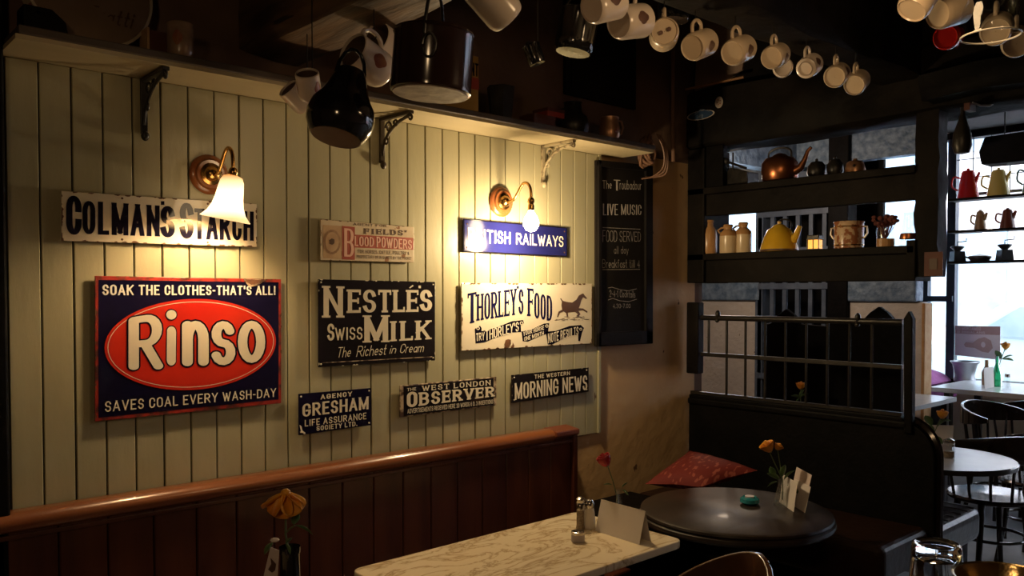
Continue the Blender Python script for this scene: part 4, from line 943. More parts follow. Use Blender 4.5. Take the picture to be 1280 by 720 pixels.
def dark_pot(label, px, py, D, r, h, tilt, name='black_pot'):
    k = thing(name, label, 'pot', oD(px, py, D)); p = wloc(k)
    rk = Matrix.Translation(p) @ Matrix.Rotation(R(tilt), 4, Vector((fx, fy, 0)).normalized())
    MB().lathe([(.001, .002), (r*.86, 0), (r*.97, .008), (r, .03), (r, h), (r*1.05, h+.004), (r*.95, h+.002), (r*.94, .02), (.001, .014)], (0, 0, 0), 32).xf(rk).obj('body', 'pot_black', k, smooth=True)
    MB().tube([(r*math.cos(i*math.pi/10), 0, h-.01+r*math.sin(i*math.pi/10)) for i in range(11)], .003, 6).xf(rk).obj('bail_handle', 'iron', k, smooth=True)
    MB().tube([(p.x, p.y, p.z+h+r-.012), (p.x, p.y, 2.86)], .0015, 6).obj('hanging_wire', 'wire', k)
    return k
dark_pot('black enamel pot hanging above the red box stack', 716, 66, 2.32, .055, .11, 10)
dark_pot('small black pot hanging left of the bigger black pot', 672, 80, 2.3, .024, .05, -20)
dark_pot('black pot hanging over the two-spot cream mug', 842, 26, 2.55, .050, .08, 4)

# ---------------------------------------------------------------- things on the long shelf
SZ = 2.1125
def onshelf(px, Y=2.27): p = oY(px, 100, Y); return Vector((p.x, Y, SZ))
d = thing('tambourine', 'round pale drum skin with striped rim on the shelf end', 'drum', oY(112, 40, 2.29)); c = Vector((oY(110, -24, 2.29).x, 2.30, SZ+.158))
MB().lathe([(.001, .018), (.150, .018), (.151, .016)], c, 56, axis=(.08, -1, .12)).obj('drum_skin', 'skin_drum', d)
MB().lathe([(.150, -.02), (.158, -.02), (.158, .020), (.151, .020), (.150, -.02)], c, 56, axis=(.08, -1, .12)).obj('hoop', 'drum_rim', d, smooth=True)
qq = Vector((0, 0, 1)).rotation_difference(Vector((.08, -1, .12)))
for a in range(0, 360, 12):
    mb = MB().box(.1583, .1592, -.006, .006, -.016, .016)
    mb.xf(Matrix.Translation(c) @ qq.to_matrix().to_4x4() @ Matrix.Rotation(R(a), 4, 'Z')); mb.obj('rim_mark', 'dec_red' if a % 36 == 0 else 'iron', d)
sc_ = MB(); letters(sc_, 'Tratti', lambda u, v: c+Vector((.015+.11*u-.02, -.0195-.0012-.002, -.085+.04*v+.0*u)), wv=.1, wh=.1, slant=.3)
sc_.obj('script', 'ink_brown', d)
b1 = thing('black_case', 'low black case at the left end of the shelf', 'case', onshelf(52, 2.21)); p = wloc(b1)
MB().prism([(p.x-.04, SZ), (p.x+.055, SZ), (p.x+.050, SZ+.03), (p.x+.02, SZ+.055), (p.x-.04, SZ+.055)], 'y', 2.19, 2.26).obj('body', 'wood_black2', b1, bevel=.004)
MB().lathe([(.001, 0), (.005, 0), (.004, .002)], (p.x-.01, 2.19, SZ+.04), 12, axis=(0, -1, 0)).obj('stud', 'chrome', b1)
b1 = thing('small_book', 'small red brown box behind the royal mug on the shelf', 'box', onshelf(190, 2.25)); p = wloc(b1)
MB().box(p.x-.012, p.x+.045, 2.24, 2.29, SZ, SZ+.07).obj('body', 'box_red', b1, bevel=.002)
MB().box(p.x-.016, p.x-.010, 2.235, 2.292, SZ, SZ+.073).obj('pale_spine', 'tin_tan', b1)
t = make_mug('white china beaker with brown figures standing on the shelf', 'china_old', 'dec_red', r=.033, h=.088, nohandle=True); t.location = onshelf(226, 2.20); t.rotation_euler = (0, 0, R(165))
b1 = thing('yellow_tin', 'tall yellow tin with black lettering and red panel behind the cauldron', 'tin', onshelf(580, 2.24)); p = wloc(b1)
MB().box(p.x-.10, p.x+.045, 2.215, 2.30, SZ, SZ+.20).obj('body', 'tin_yellow', b1, bevel=.003)
MB().box(p.x-.02, p.x+.0452, 2.2142, 2.2147, SZ+.085, SZ+.125).obj('red_panel', 'tin_red', b1)
mb = MB(); letters(mb, 'INT', lambda u, v: Vector((p.x+.0+.042*u, 2.2140, SZ+.13+.045*v)), wv=.25, wh=.15); mb.obj('lettering', 'ink_dark', b1)
b1 = thing('dark_tin_jug', 'dark metal tapered bin on the shelf right of the yellow tin', 'jug', onshelf(626, 2.25)); p = wloc(b1)
MB().lathe([(.040, 0), (.052, .12), (.054, .123), (.050, .122), (.038, .004)], p, 6).obj('body', 'iron', b1); MB().lathe([(.001, .002), (.04, .002)], p, 6).obj('base', 'iron', b1)
for (px, w2, z0, z1, m_, lab) in ((672, .055, 0, .050, 'box_red', 'lower red brown box on the shelf beside the black bottle'), (686, .045, .0505, .082, 'tin_red', 'upper dark red box leaning on the stack beside the black bottle')):
    p = onshelf(px, 2.27); b1 = thing('red_box', lab, 'box', p+Vector((0, 0, z0)))
    MB().box(p.x-w2, p.x+w2, 2.23, 2.31, SZ+z0, SZ+z1).obj('box_body', m_, b1, bevel=.002); MB().box(p.x-w2-.001, p.x+w2+.001, 2.229, 2.311, SZ+z1-.012, SZ+z1+.0005).obj('lid', 'box_red', b1)
b1 = MB().box(-.006, .006, -.004, .004, -.035, .035, rot=Matrix.Rotation(R(35), 3, 'Y')).obj('wooden_stick', 'wood_light', off=oY(668, 105, 2.30)); tag(b1, 'short pale wooden stick standing over the red boxes', 'stick')
b1 = thing('framed_picture', 'dark framed picture on the wall above the shelf', 'picture', (2.6, 2.36, 2.3))
MB().box(2.42, 2.86, 2.345, 2.364, 2.30, 2.70).obj('frame', 'frame_black', b1, bevel=.004); MB().box(2.45, 2.83, 2.342, 2.346, 2.33, 2.67).obj('picture_panel', 'chalkboard', b1)
p = onshelf(716, 2.26); b1 = thing('black_bottle', 'squat black bottle jug with wide neck on the shelf', 'bottle', p)
MB().lathe([(.001, 0), (.052, 0), (.062, .02), (.064, .045), (.056, .072), (.040, .085), (.034, .092), (.034, .125), (.037, .128), (.030, .128), (.001, .12)], p, 28).obj('body', 'iron', b1, smooth=True)
MB().tube([p+Vector((-.06, 0, .05)), p+Vector((-.078, 0, .07)), p+Vector((-.066, 0, .09)), p+Vector((-.038, 0, .10))], .005, 8).obj('handle', 'iron', b1, smooth=True)
p = onshelf(762, 2.24); b1 = thing('milk_jug', 'small brown china jug with flower at the right of the shelf', 'jug', p)
MB().lathe([(.001, 0), (.034, 0), (.042, .02), (.044, .045), (.036, .075), (.038, .095), (.035, .094), (.033, .075), (.04, .045), (.001, .01)], p, 28).obj('body', 'copper_b', b1, smooth=True)
MB().tube([p+Vector((.035, -.01, .085)), p+Vector((.058, -.014, .085)), p+Vector((.066, -.016, .06)), p+Vector((.056, -.014, .035)), p+Vector((.041, -.01, .028))], .0045, 8).obj('handle', 'copper_b', b1, smooth=True)
MB().ball(p+Vector((-.010, -.043, .035)), .010, 6, (1, .3, 1)).obj('flower_print', 'dec_red', b1)
p = Vector((2.87, 2.30, 2.09)); b1 = thing('rope_coil', 'brown coil of twine and cables hanging at the shelf corner', 'rope', p)
for i in range(6):
    MB().tube([(2.86+.03*math.cos(a*.6)+.004*i, 2.29-.02*math.sin(a*.6+i), 2.10+.055*math.sin(a*.6)+.006*i) for a in range(11)], .007, 10, closed=True).obj('loop', 'wicker', b1, smooth=True)
for i in range(3):
    x = 2.93+i*.012
    MB().tube(sm([(x-.02, 2.27, 2.19), (x, 2.25, 2.12), (x+.012, 2.26, 2.05-.01*i), (x-.01, 2.30, 2.01), (x-.045, 2.335, 2.0+.005*i)]), .0035, 6).obj('cable', 'cable', b1, smooth=True)

# ---------------------------------------------------------------- stickers on the tie beam
def sticker(px, py, r1, r2, m1, lab, extra):
    p = oX(px, py, 3.238); t = thing('sticker', lab, 'sticker', p)
    def disc(s1, m_, dx, nm, rot=0):
        vs = [p+Vector((-dx, s1*r1*math.cos(i*.2618)*math.cos(rot), s1*r2*math.sin(i*.2618))) for i in range(24)]
        vs2 = [v+Vector((.0008, 0, 0)) for v in vs]
        MB().add(vs+vs2, [tuple(range(24)), tuple(range(47, 23, -1))]+[(i, (i+1) % 24, 24+(i+1) % 24, 24+i) for i in range(24)]).obj(nm, m_, t)
    disc(1, 'sticker_w', .002, 'paper'); 
    if extra == 'oval':
        disc(.9, 'sticker_b', .0032, 'print')
        MB().add([p+Vector((-.0045, .05, -.002)), p+Vector((-.0045, -.01, .022)), p+Vector((-.0045, -.055, .006)), p+Vector((-.0045, -.02, .024)), p+Vector((-.0045, .0, .026))], [(0, 1, 2, 3, 4)]).obj('print', 'lattice', t)
        mb = MB(); letters(mb, 'H2', nrm=(-1, 0, 0), fmap=lambda u, v: p+Vector((-.0046, .014-.03*u, -.014+.016*v)), wv=.2, wh=.18); mb.obj('print', 'lattice', t)
    elif extra == 'dots':
        for a in range(5): MB().ball(p+Vector((-.003, .009*math.cos(a*1.257), .011*math.sin(a*1.257))), .003, 5, (.2, 1, 1)).obj('dot', 'dec_red', t)
    else:
        MB().box(p.x-.003, p.x-.0025, p.y-.011, p.y+.011, p.z-.004, p.z+.004).obj('band', 'dec_red', t)
sticker(876, 144, .076, .021, 'sticker_b', 'oval blue sticker with white rim on the dark beam', 'oval')
sticker(899, 128, .021, .026, 'sticker_w', 'small round white sticker with red dots on the dark beam', 'dots')
sticker(828, 153, .026, .032, 'sticker_w', 'small pale rounded sticker with red band at the left of the beam', 'band')

# ---------------------------------------------------------------- open shelves above the grating
su = thing('wall_shelf_unit', 'black wooden shelf unit above the iron grating', 'shelf', (3.3, 1.8, 1.54))
MB().box(3.25, 3.47, 1.315, 2.355, 1.955, 1.985).obj('shelf_board', 'wood_black', su, bevel=.003)
MB().box(3.27, 3.32, 1.315, 2.355, 1.856, 1.955).obj('shelf_rail', 'wood_black', su, bevel=.004)
MB().box(3.25, 3.47, 1.315, 2.355, 1.650, 1.680).obj('shelf_board', 'wood_black', su, bevel=.003)
MB().box(3.27, 3.32, 1.315, 2.355, 1.545, 1.650).obj('shelf_rail', 'wood_black', su, bevel=.004)
MB().box(3.25, 3.46, 2.262, 2.355, 1.545, 2.17).obj('side_panel', 'wood_black', su, bevel=.005)
MB().box(3.262, 3.30, 2.17, 2.262, 1.985, 2.175).obj('side_panel', 'wood_black2', su, bevel=.004)
MB().box(3.25, 3.40, 1.31, 1.345, 1.545, 1.70).obj('side_panel', 'wood_black', su, bevel=.004)
cd = thing('pinned_card', 'small brown card pinned low on the dark post', 'card', oX(1167, 345, 3.255)); p = oX(1167, 330, 3.255)
MB().box(3.253, 3.256, p.y-.033, p.y+.033, p.z-.045, p.z+.045).obj('card', 'box_red', cd); MB().box(3.251, 3.253, p.y-.014, p.y+.014, p.z-.02, p.z+.02).obj('figure_print', 'ink_brown', cd)
def sX(px, z, X=3.33): d_ = ray(px, 300); p = CAM+d_*(X/d_.x); return Vector((X, p.y, z))
Z1, Z2 = 1.6805, 1.9855
# lower shelf
p = sX(886, Z1, 3.30); b1 = thing('tan_bottle', 'tall tan stoneware bottle with brown stripe, leftmost on the lower shelf', 'bottle', p)
MB().lathe([(.001, 0), (.034, 0), (.038, .01), (.038, .09), (.032, .115), (.022, .128), (.020, .145), (.024, .150), (.022, .158), (.001, .158)], p, 24).obj('body', 'stone_tan', b1, smooth=True)
MB().box(p.x-.040, p.x-.036, p.y-.004, p.y+.006, Z1+.03, Z1+.12).obj('stripe', 'dec_dark', b1)
for px, h, lab in ((910, .132, 'two tone stoneware jar beside the tan bottle, shorter of two'), (929, .142, 'two tone stoneware jar left of the yellow kettle, taller of two')):
    p = sX(px, Z1, 3.305 if px < 920 else 3.35); b1 = thing('stoneware_jar', lab, 'jar', p, group='two tone stoneware jars'); k_ = h/.142
    MB().lathe([(.001, 0), (.036, 0), (.038, .005), (.038, .085*k_)], p, 24).obj('body', 'stone_cream', b1, smooth=True)
    MB().lathe([(.038, .085*k_), (.036, .100*k_), (.024, .112*k_), (.019, .118*k_), (.020, .128*k_), (.023, .134*k_), (.019, h), (.001, h)], p, 24).obj('shoulder', 'stone_tan', b1, smooth=True)
    MB().tube([p+Vector((-.01, .036, .10*k_)), p+Vector((-.012, .046, .115*k_)), p+Vector((-.008, .030, .126*k_)), p+Vector((-.004, .018, .126*k_))], .005, 8).obj('handle', 'stone_tan', b1, smooth=True)
p = sX(974, Z1, 3.34); b1 = thing('yellow_kettle', 'chipped yellow enamel kettle on the lower shelf', 'kettle', p)
MB().lathe([(.001, 0), (.078, 0), (.082, .004), (.080, .020), (.066, .065), (.048, .098), (.030, .108), (.028, .112), (.020, .118), (.008, .122), (.009, .132), (.001, .134)], p, 36).obj('body', 'yellow', b1, smooth=True)
MB().lathe([(.0785, .001), (.0835, .003), (.0825, .010), (.081, .010)], p, 36).obj('base_band', 'dec_dark', b1)
MB().tube([p+Vector((0, -.064, .045)), p+Vector((0, -.085, .075)), p+Vector((0, -.098, .108))], [.020, .013, .010], 12).obj('spout', 'yellow', b1, smooth=True)
MB().tube(sm([p+Vector((.02, .045, .095)), p+Vector((.05, .03, .14)), p+Vector((.06, .0, .145)), p+Vector((.05, -.03, .13)), p+Vector((.02, -.045, .095))]), .004, 8).obj('handle', 'iron', b1, smooth=True)
p = sX(1019, Z1, 3.34); b1 = thing('small_lantern', 'small black lantern glowing amber on the lower shelf', 'lantern', p)
MB().box(p.x-.022, p.x+.022, p.y-.027, p.y+.027, Z1, Z1+.006).obj('base', 'iron', b1); MB().box(p.x-.018, p.x+.018, p.y-.023, p.y+.023, Z1+.006, Z1+.044).obj('amber_glass', 'amber', b1)
MB().box(p.x-.022, p.x+.022, p.y-.027, p.y+.027, Z1+.044, Z1+.064).obj('cap', 'iron', b1, bevel=.003)
for dy in (-.027, -.002, .025): MB().box(p.x-.021, p.x-.018, p.y+dy, p.y+dy+.003, Z1, Z1+.05).obj('bar', 'iron', b1)
p = sX(1061, Z1, 3.34); b1 = thing('floral_pot', 'two handled flower patterned china pot on the lower shelf', 'pot', p)
MB().lathe([(.001, 0), (.054, 0), (.058, .004), (.058, .104), (.061, .108), (.059, .112), (.055, .108), (.054, .01), (.001, .008)], p, 32).obj('body', 'floral', b1, smooth=True)
MB().lathe([(.0586, .012), (.0592, .014), (.0586, .017)], p, 32).obj('gilt_line', 'brass', b1); MB().lathe([(.0586, .088), (.0592, .09), (.0586, .093)], p, 32).obj('gilt_line', 'brass', b1)
for sy in (-1, 1): MB().tube([p+Vector((0, sy*.056, .090)), p+Vector((0, sy*.076, .088)), p+Vector((0, sy*.078, .062)), p+Vector((0, sy*.066, .045)), p+Vector((0, sy*.057, .043))], .004, 8).obj('handle', 'porcelain_b', b1, smooth=True)
p = sX(1107, Z1, 3.34); b1 = thing('dried_flower_jar', 'glass jar of dark dried flowers on the lower shelf', 'jar', p)
MB().lathe([(.001, .0), (.034, 0), (.034, .034), (.001, .034)], p, 20).obj('cork_band', 'stone_tan', b1); MB().lathe([(.034, .034), (.036, .06), (.033, .08)], p, 20).obj('glass_jar', 'glass_thin', b1, smooth=True)
rg = random.Random(6); mb = MB()
for i in range(34):
    a = rg.random()*6.28; r_ = rg.random()*.050; c = p+Vector((r_*math.cos(a)*.6, r_*math.sin(a)*1.1, .085+rg.random()*.04)); mb.ball(c, rg.uniform(.007, .013), 4, (1, 1, .8))
    mb.tube([p+Vector((0, 0, .03)), c], .0012, 4)
mb.obj('dried_flowers', 'dried', b1, kind='stuff')
p = sX(1136, Z1, 3.35); b1 = thing('glass_decanter', 'clear conical glass with copper band at the right of the lower shelf', 'glass', p)
MB().lathe([(.001, .0), (.036, 0), (.037, .004), (.022, .105), (.020, .13), (.022, .135)], p, 28).obj('glass_body', 'glass_thin', b1, smooth=True); MB().lathe([(.0345, .030), (.0350, .032), (.031, .052), (.0305, .052)], p, 28).obj('copper_band', 'copper', b1, smooth=True)
# upper shelf
p = sX(922, Z2, 3.34); b1 = thing('coffee_grinder', 'dark antique box grinder with a crank on the upper shelf', 'grinder', p)
MB().prism([(p.y+.095, Z2), (p.y-.075, Z2), (p.y-.070, Z2+.06), (p.y-.02, Z2+.078), (p.y+.02, Z2+.085), (p.y+.05, Z2+.05)], 'x', 3.30, 3.40).obj('body', 'iron', b1, bevel=.004)
MB().tube([(3.29, p.y+.02, Z2+.085), (3.29, p.y+.02, Z2+.11), (3.28, p.y-.08, Z2+.07)], .006, 8).obj('crank', 'iron', b1, smooth=True); MB().ball((3.29, p.y+.03, Z2+.115), .017, 6).obj('knob', 'iron', b1, smooth=True)
MB().tube([(3.29, p.y-.005, Z2+.07), (3.29, p.y-.005, Z2+.15)], .004, 6).obj('spindle', 'iron', b1)
p = sX(974, Z2, 3.36); b1 = thing('copper_kettle', 'old copper kettle with long spout on the upper shelf', 'kettle', p)
MB().lathe([(.001, 0), (.068, 0), (.074, .006), (.080, .05), (.078, .085), (.062, .108), (.034, .116), (.030, .122), (.012, .130), (.001, .131)], p, 36).obj('body', 'copper', b1, smooth=True)
MB().tube([p+Vector((0, -.068, .045)), p+Vector((0, -.100, .058)), p+Vector((0, -.118, .090)), p+Vector((0, -.132, .125)), p+Vector((0, -.148, .138))], [.020, .016, .011, .008, .007], 12).obj('spout', 'copper', b1, smooth=True)
MB().tube(sm([p+Vector((0, .055, .10)), p+Vector((0, .05, .14)), p+Vector((0, .0, .155)), p+Vector((0, -.05, .14)), p+Vector((0, -.055, .10))]), .005, 8).obj('handle', 'iron', b1, smooth=True)
for px, r_, lab in ((1020, .040, 'dark round pot behind the copper kettle spout'), (1043, .034, 'dark green lidded pot on the upper shelf')):
    p = sX(px, Z2, 3.40); b1 = thing('dark_pot', lab, 'pot', p)
    MB().lathe([(.001, 0), (r_*.7, 0), (r_, .03), (r_*.95, .06), (r_*.6, .078), (.001, .082)], p, 24).obj('body', 'iron', b1, smooth=True); MB().ball(p+Vector((0, 0, .086)), .008, 5).obj('lid_knob', 'iron', b1)
p = sX(1068, Z2, 3.37); b1 = thing('copper_cup', 'small pale copper pot with dark hole on the upper shelf', 'pot', p)
MB().lathe([(.001, 0), (.038, 0), (.041, .02), (.034, .05), (.024, .058), (.010, .060), (.008, .068), (.001, .069)], p, 24).obj('body', 'copper_b', b1, smooth=True); MB().ball(p+Vector((-.036, -.012, .035)), .006, 5).obj('spout_hole', 'iron', b1)
p = sX(1090, Z2, 3.38); b1 = tag(MB().lathe([(.001, 0), (.022, 0), (.018, .02), (.001, .022)], (0, 0, 0), 16).obj('dark_dish', 'iron', off=p), 'small dark dish at the right of the upper shelf', 'dish')
# small white pendant lamp beyond
p = oD(944, 176, 4.6); b1 = thing('pendant_lamp', 'small lit white pendant lamp hanging beyond the upper shelf', 'lamp', p)
MB().lathe([(.022, .048), (.03, .04), (.040, .02), (.062, .006), (.064, 0), (.058, 0), (.036, .018), (.02, .04)], p, 28).obj('shade', 'white_lamp', b1, smooth=True)
MB().tube([p+Vector((0, 0, .045)), (p.x, p.y, 2.92)], .004, 6).obj('cord', 'wire', b1); MB().tube([p+Vector((.02*math.cos(a*.63), .02*math.sin(a*.63), .055)) for a in range(10)], .003, 6, closed=True).obj('ring', 'wire', b1)

# ---------------------------------------------------------------- iron grating and settle
gr = thing('iron_grating', 'dark metal bar grating on top of the black settle', 'railing', (3.27, 1.8, 1.0))
MB().tube([(3.27, 2.33, 1.383), (3.27, 1.30+.06, 1.386)], .0125, 10).obj('top_rail', 'iron', gr, smooth=True)
MB().box(3.262, 3.280, 1.36, 2.33, 1.203, 1.221).obj('middle_rail', 'iron', gr, bevel=.002)
MB().box(3.262, 3.280, 1.36, 2.34, 1.022, 1.036).obj('bottom_rail', 'iron', gr)
for i, px in enumerate((886, 908.5, 932, 956.7, 982, 1008, 1034.6, 1062, 1090)):
    y = oX(px, 420, 3.27).y; z0 = 1.21 if i == 0 else 1.03
    MB().tube([(3.27, y, z0), (3.27, y, 1.383)], .0058, 8).obj('bar', 'iron', gr, smooth=True)
MB().prism([(1.315+.0, .96), (1.345, .96), (1.352, 1.40), (1.334, 1.43), (1.318, 1.40)], 'x', 3.25, 3.285).obj('end_post', 'wood_black2', gr, bevel=.004)
MB().box(3.24, 3.29, 2.285, 2.35, 1.12, 1.455).obj('wall_block', 'wood_black', gr, bevel=.006)
for px in (898, 1073):
    y = oX(px, 398, 3.27).y; MB().ball((3.265, y, 1.40), .014, 6, (1, .8, 1.4)).obj('knob', 'iron', gr, smooth=True); MB().ball((3.26, y, 1.372), .010, 6).obj('knob', 'iron', gr, smooth=True)
st = thing('black_settle', 'high backed black settle with curved end in front of the cafe', 'bench', (3.28, 1.8, 0))
prof = [(2.35, .2), (2.35, 1.02), (1.36, 1.02)]+[(1.35-.115*math.sin(R(a)), .865+.135*math.cos(R(a))) for a in range(0, 91, 10)]+[(1.235, .3), (1.235, .2)]
MB().prism(prof, 'x', 3.262, 3.345).obj('back_panel', 'wood_black2', st, bevel=.006)
MB().box(3.25, 3.35, 1.33, 2.35, .975, 1.005).obj('cap_moulding', 'wood_black2', st, bevel=.008)
MB().tube([(3.300, 1.36, 1.012)]+[(3.300, 1.352-.118*math.sin(R(a)), .868+.140*math.cos(R(a))) for a in range(0, 91, 9)]+[(3.300, 1.234, .5)], .018, 8).obj('curved_edge', 'chair_black', st, smooth=True)
MB().box(2.86, 3.262, 1.25, 2.35, .46, .615).obj('seat_cushion', 'leather_brown', st, bevel=.03, seg=4)
MB().box(2.90, 3.262, 1.27, 2.35, .0, .46).obj('seat_box', 'wood_black2', st)
MB().box(3.345, 3.82, 1.25, 2.30, .45, .60).obj('rear_seat_cushion', 'leather', st, bevel=.045, seg=4)
for i in range(6): MB().tube([(3.40+i*.07, 1.26, .598), (3.40+i*.07, 1.6, .602), (3.40+i*.07, 2.2, .602)], .004, 6).obj('seat_piping', 'leather', st)
MB().box(3.36, 3.80, 1.30, 2.28, 0, .45).obj('rear_seat_box', 'wood_black2', st)
ws = thing('corner_bench', 'dark bench seat along the plaster wall under the chalkboard', 'bench', (2.8, 2.2, 0))
MB().box(2.44, 2.855, 2.02, 2.37, .50, .62).obj('seat', 'wood_black2', ws, bevel=.01); MB().box(2.46, 2.85, 2.06, 2.37, 0, .50).obj('box_front', 'wood_black2', ws)
# cushion
cu = bpy.data.meshes.new('c'); n = 16; vs = []; 
cA = [oD(806, 605, 3.36), oD(876, 609, 3.24), oD(947, 588, 3.30), oD(862, 563, 3.60)]
for i in range(n+1):
    for j in range(n+1):
        u, v = i/n, j/n; pb = (cA[0]*(1-u)+cA[1]*u)*(1-v)+(cA[3]*(1-u)+cA[2]*u)*v
        e = (4*u*(1-u))**.45*(4*v*(1-v))**.45; pin = Vector((pb.x, pb.y, pb.z)); cen = (cA[0]+cA[1]+cA[2]+cA[3])/4
        pin = cen+(pin-cen)*(1-.10*(1-abs(2*u-1))*(abs(2*v-1)**2)-.10*(1-abs(2*v-1))*(abs(2*u-1)**2)); vs.append((pin, e))
nr = Vector((-.25, -.25, 1)).normalized(); up_ = [tuple(p+nr*.045*e) for p, e in vs]; dn = [tuple(p-nr*.045*e) for p, e in vs]
ff = [(i*(n+1)+j, i*(n+1)+j+1, (i+1)*(n+1)+j+1, (i+1)*(n+1)+j) for i in range(n) for j in range(n)]; mb = MB(); mb.add(up_, ff); mb.add(dn, ff)
tag(mb.obj('cushion', 'cushion', smooth=True), 'red patterned cushion lying in the bench corner', 'cushion')

# ---------------------------------------------------------------- marble tables and round table
def slab(x0, x1, y0, y1, z, th, r=.03):
    pts = []
    for cx, cy, a0 in ((x1-r, y1-r, 0), (x0+r, y1-r, 90), (x0+r, y0+r, 180), (x1-r, y0+r, 270)):
        pts += [(cx+r*math.cos(R(a0+a)), cy+r*math.sin(R(a0+a))) for a in range(0, 91, 18)]
    return MB().prism(pts, 'z', z-th, z)
def marble_table(x0, x1, y0, y1, label):
    t = thing('marble_table', label, 'table', ((x0+x1)/2, (y0+y1)/2, 0)); cx, cy = (x0+x1)/2, (y0+y1)/2
    slab(x0, x1, y0, y1, .75, .024).obj('marble_top', 'marble', t, bevel=.004, seg=3)
    MB().box(x0+.06, x1-.06, y0+.06, y1-.06, .70, .726).obj('apron', 'iron', t)
    for sx in (x0+.14, x1-.14):
        MB().lathe([(.02, .06), (.022, .12), (.016, .3), (.022, .5), (.018, .70)], (sx, cy, 0), 12).obj('leg', 'iron', t, smooth=True)
        for sy in (-1, 1): MB().tube([(sx, cy, .10), (sx, cy+sy*.10, .06), (sx, cy+sy*.17, .018)], .014, 8).obj('foot', 'iron', t, smooth=True)
    return t
TR_, BK = oZ(855, 674.5, .75), oZ(722, 639.5, .75); LB = oZ(440, 713, .75)
marble_table(LB.x, TR_.x, TR_.y, BK.y+.005, 'rectangular marble topped table in front of the mahogany bench')
marble_table(.10, .93, 1.12, 1.58, 'marble table under the yellow rose, below the frame')
C = oZ(918.5, 635.5, .75); rr = .325
t = thing('round_table', 'round dark wooden table beside the black settle', 'table', (C.x, C.y, 0))
MB().lathe([(.001, .0), (rr-.012, 0), (rr-.002, -.005), (rr, -.012), (rr-.004, -.018), (rr+.004, -.022), (rr+.006, -.032), (rr, -.040), (rr-.03, -.044), (.001, -.044)], (C.x, C.y, .75), 72).obj('table_top', 'tabletop_dark', t, smooth=True)
MB().lathe([(.05, .70), (.035, .66), (.03, .4), (.045, .2), (.03, .1)], (C.x, C.y, 0), 20).obj('pedestal', 'iron', t, smooth=True)
for a in range(4): MB().tube([(C.x, C.y, .12), (C.x+.12*math.cos(a*1.571), C.y+.12*math.sin(a*1.571), .09), (C.x+.25*math.cos(a*1.571), C.y+.25*math.sin(a*1.571), .015)], .016, 8).obj('foot', 'iron', t, smooth=True)

def petal(w_, h_, curl=.3, n=6):
    vs = []
    for i in range(n+1):
        for j in range(7):
            v = i/n; u = j/6*2-1; ww = w_*(.32+.68*math.sin(math.pi*min(1, v*.55+.02)))*(1-.25*max(0, v-.8)*5*abs(u))
            vs.append((u*ww/2, curl*h_*(v*v)*.8-(u*u)*ww*.22, v*h_*(1-.10*u*u)))
    return vs, [(i*7+j, i*7+j+1, (i+1)*7+j+1, (i+1)*7+j) for i in range(n) for j in range(6)]
def rose(par, c, r, m_, open_=.35, seed=1, droop=False, axis=(0, 0, 1)):
    rg = random.Random(seed); c = Vector(c); Q = Vector((0, 0, 1)).rotation_difference(Vector(axis).normalized()).to_matrix().to_4x4()
    for lay, cnt, rb, fl in ((0, 2, .30, .0), (1, 3, .55, .35), (2, 4, .80, .9)):
        for i in range(cnt):
            a0 = i*6.283/cnt+lay*.7+rg.uniform(-.15, .15); sp = 6.283/cnt*.72; n = 6; vs = []; h = r*(1.9-.18*lay)*rg.uniform(.92, 1.05)
            for ii in range(n+1):
                v = ii/n; rad = r*rb*math.sin(min(1.571, .35+v*2.0))+r*fl*open_*v**2.2
                for jj in range(9):
                    u = jj/8*2-1; a = a0+u*sp; zz = h*v*(1-.16*u*u*v)-r*.5
                    vs.append(((rad+r*.04*lay)*math.cos(a), (rad+r*.04*lay)*math.sin(a), zz))
            MB().add(vs, [(ii*9+jj, ii*9+jj+1, (ii+1)*9+jj+1, (ii+1)*9+jj) for ii in range(n) for jj in range(8)]).xf(Matrix.Translation(c) @ Q).obj('petal', m_, par, smooth=True, solid=.0008)
    MB().ball(c+Q.to_3x3() @ Vector((0, 0, -r*.45)), r*.34, 5).obj('calyx', 'stem', par, smooth=True)
def leafp(par, c, d, L_, W_=None, nm='leaf', m_='leaf'):
    c = Vector(c); d = Vector(d).normalized(); W_ = W_ or L_*.5; side = d.cross(Vector((.3, .5, 1))).normalized(); nrm = side.cross(d)
    n = 8; vs = []
    for i in range(n+1):
        v = i/n; w_ = W_*math.sin(math.pi*v)**.75/2
        for u in (-1, 0, 1): vs.append(c+d*L_*v+side*w_*u+nrm*(abs(u)*w_*.3-L_*.15*v*v))
    MB().add(vs, [(i*3+j, i*3+j+1, (i+1)*3+j+1, (i+1)*3+j) for i in range(n) for j in (0, 1)]).obj(nm, m_, par, smooth=True, solid=.0006)
TZ = .7505
def at(px, py, z=TZ): return oZ(px, py, z)
# pepper grinder, salt, tea light, folded card, red rose on the marble table
p = at(725.5, 661); b1 = thing('pepper_mill', 'slim glass pepper mill with chrome cap on the marble table', 'pepper mill', p)
MB().lathe([(.001, 0), (.0135, 0), (.0145, .004), (.0125, .012), (.0125, .060)], p, 20).obj('glass_body', 'pepper', b1, smooth=True)
MB().lathe([(.0125, .060), (.016, .062), (.0165, .078), (.013, .084), (.0155, .088), (.015, .096), (.006, .102), (.001, .102)], p, 20).obj('chrome_cap', 'chrome', b1, smooth=True)
p = at(739.5, 662.5)+Vector((.012, .02, 0)); b1 = thing('salt_shaker', 'white salt shaker with chrome cap beside the pepper mill', 'salt shaker', p)
MB().lathe([(.001, 0), (.019, 0), (.020, .004), (.0165, .05), (.013, .068)], p, 8).obj('salt_body', 'salt', b1)
MB().lathe([(.014, .066), (.0155, .070), (.015, .082), (.009, .091), (.001, .093)], p, 20).obj('chrome_cap', 'chrome', b1, smooth=True)
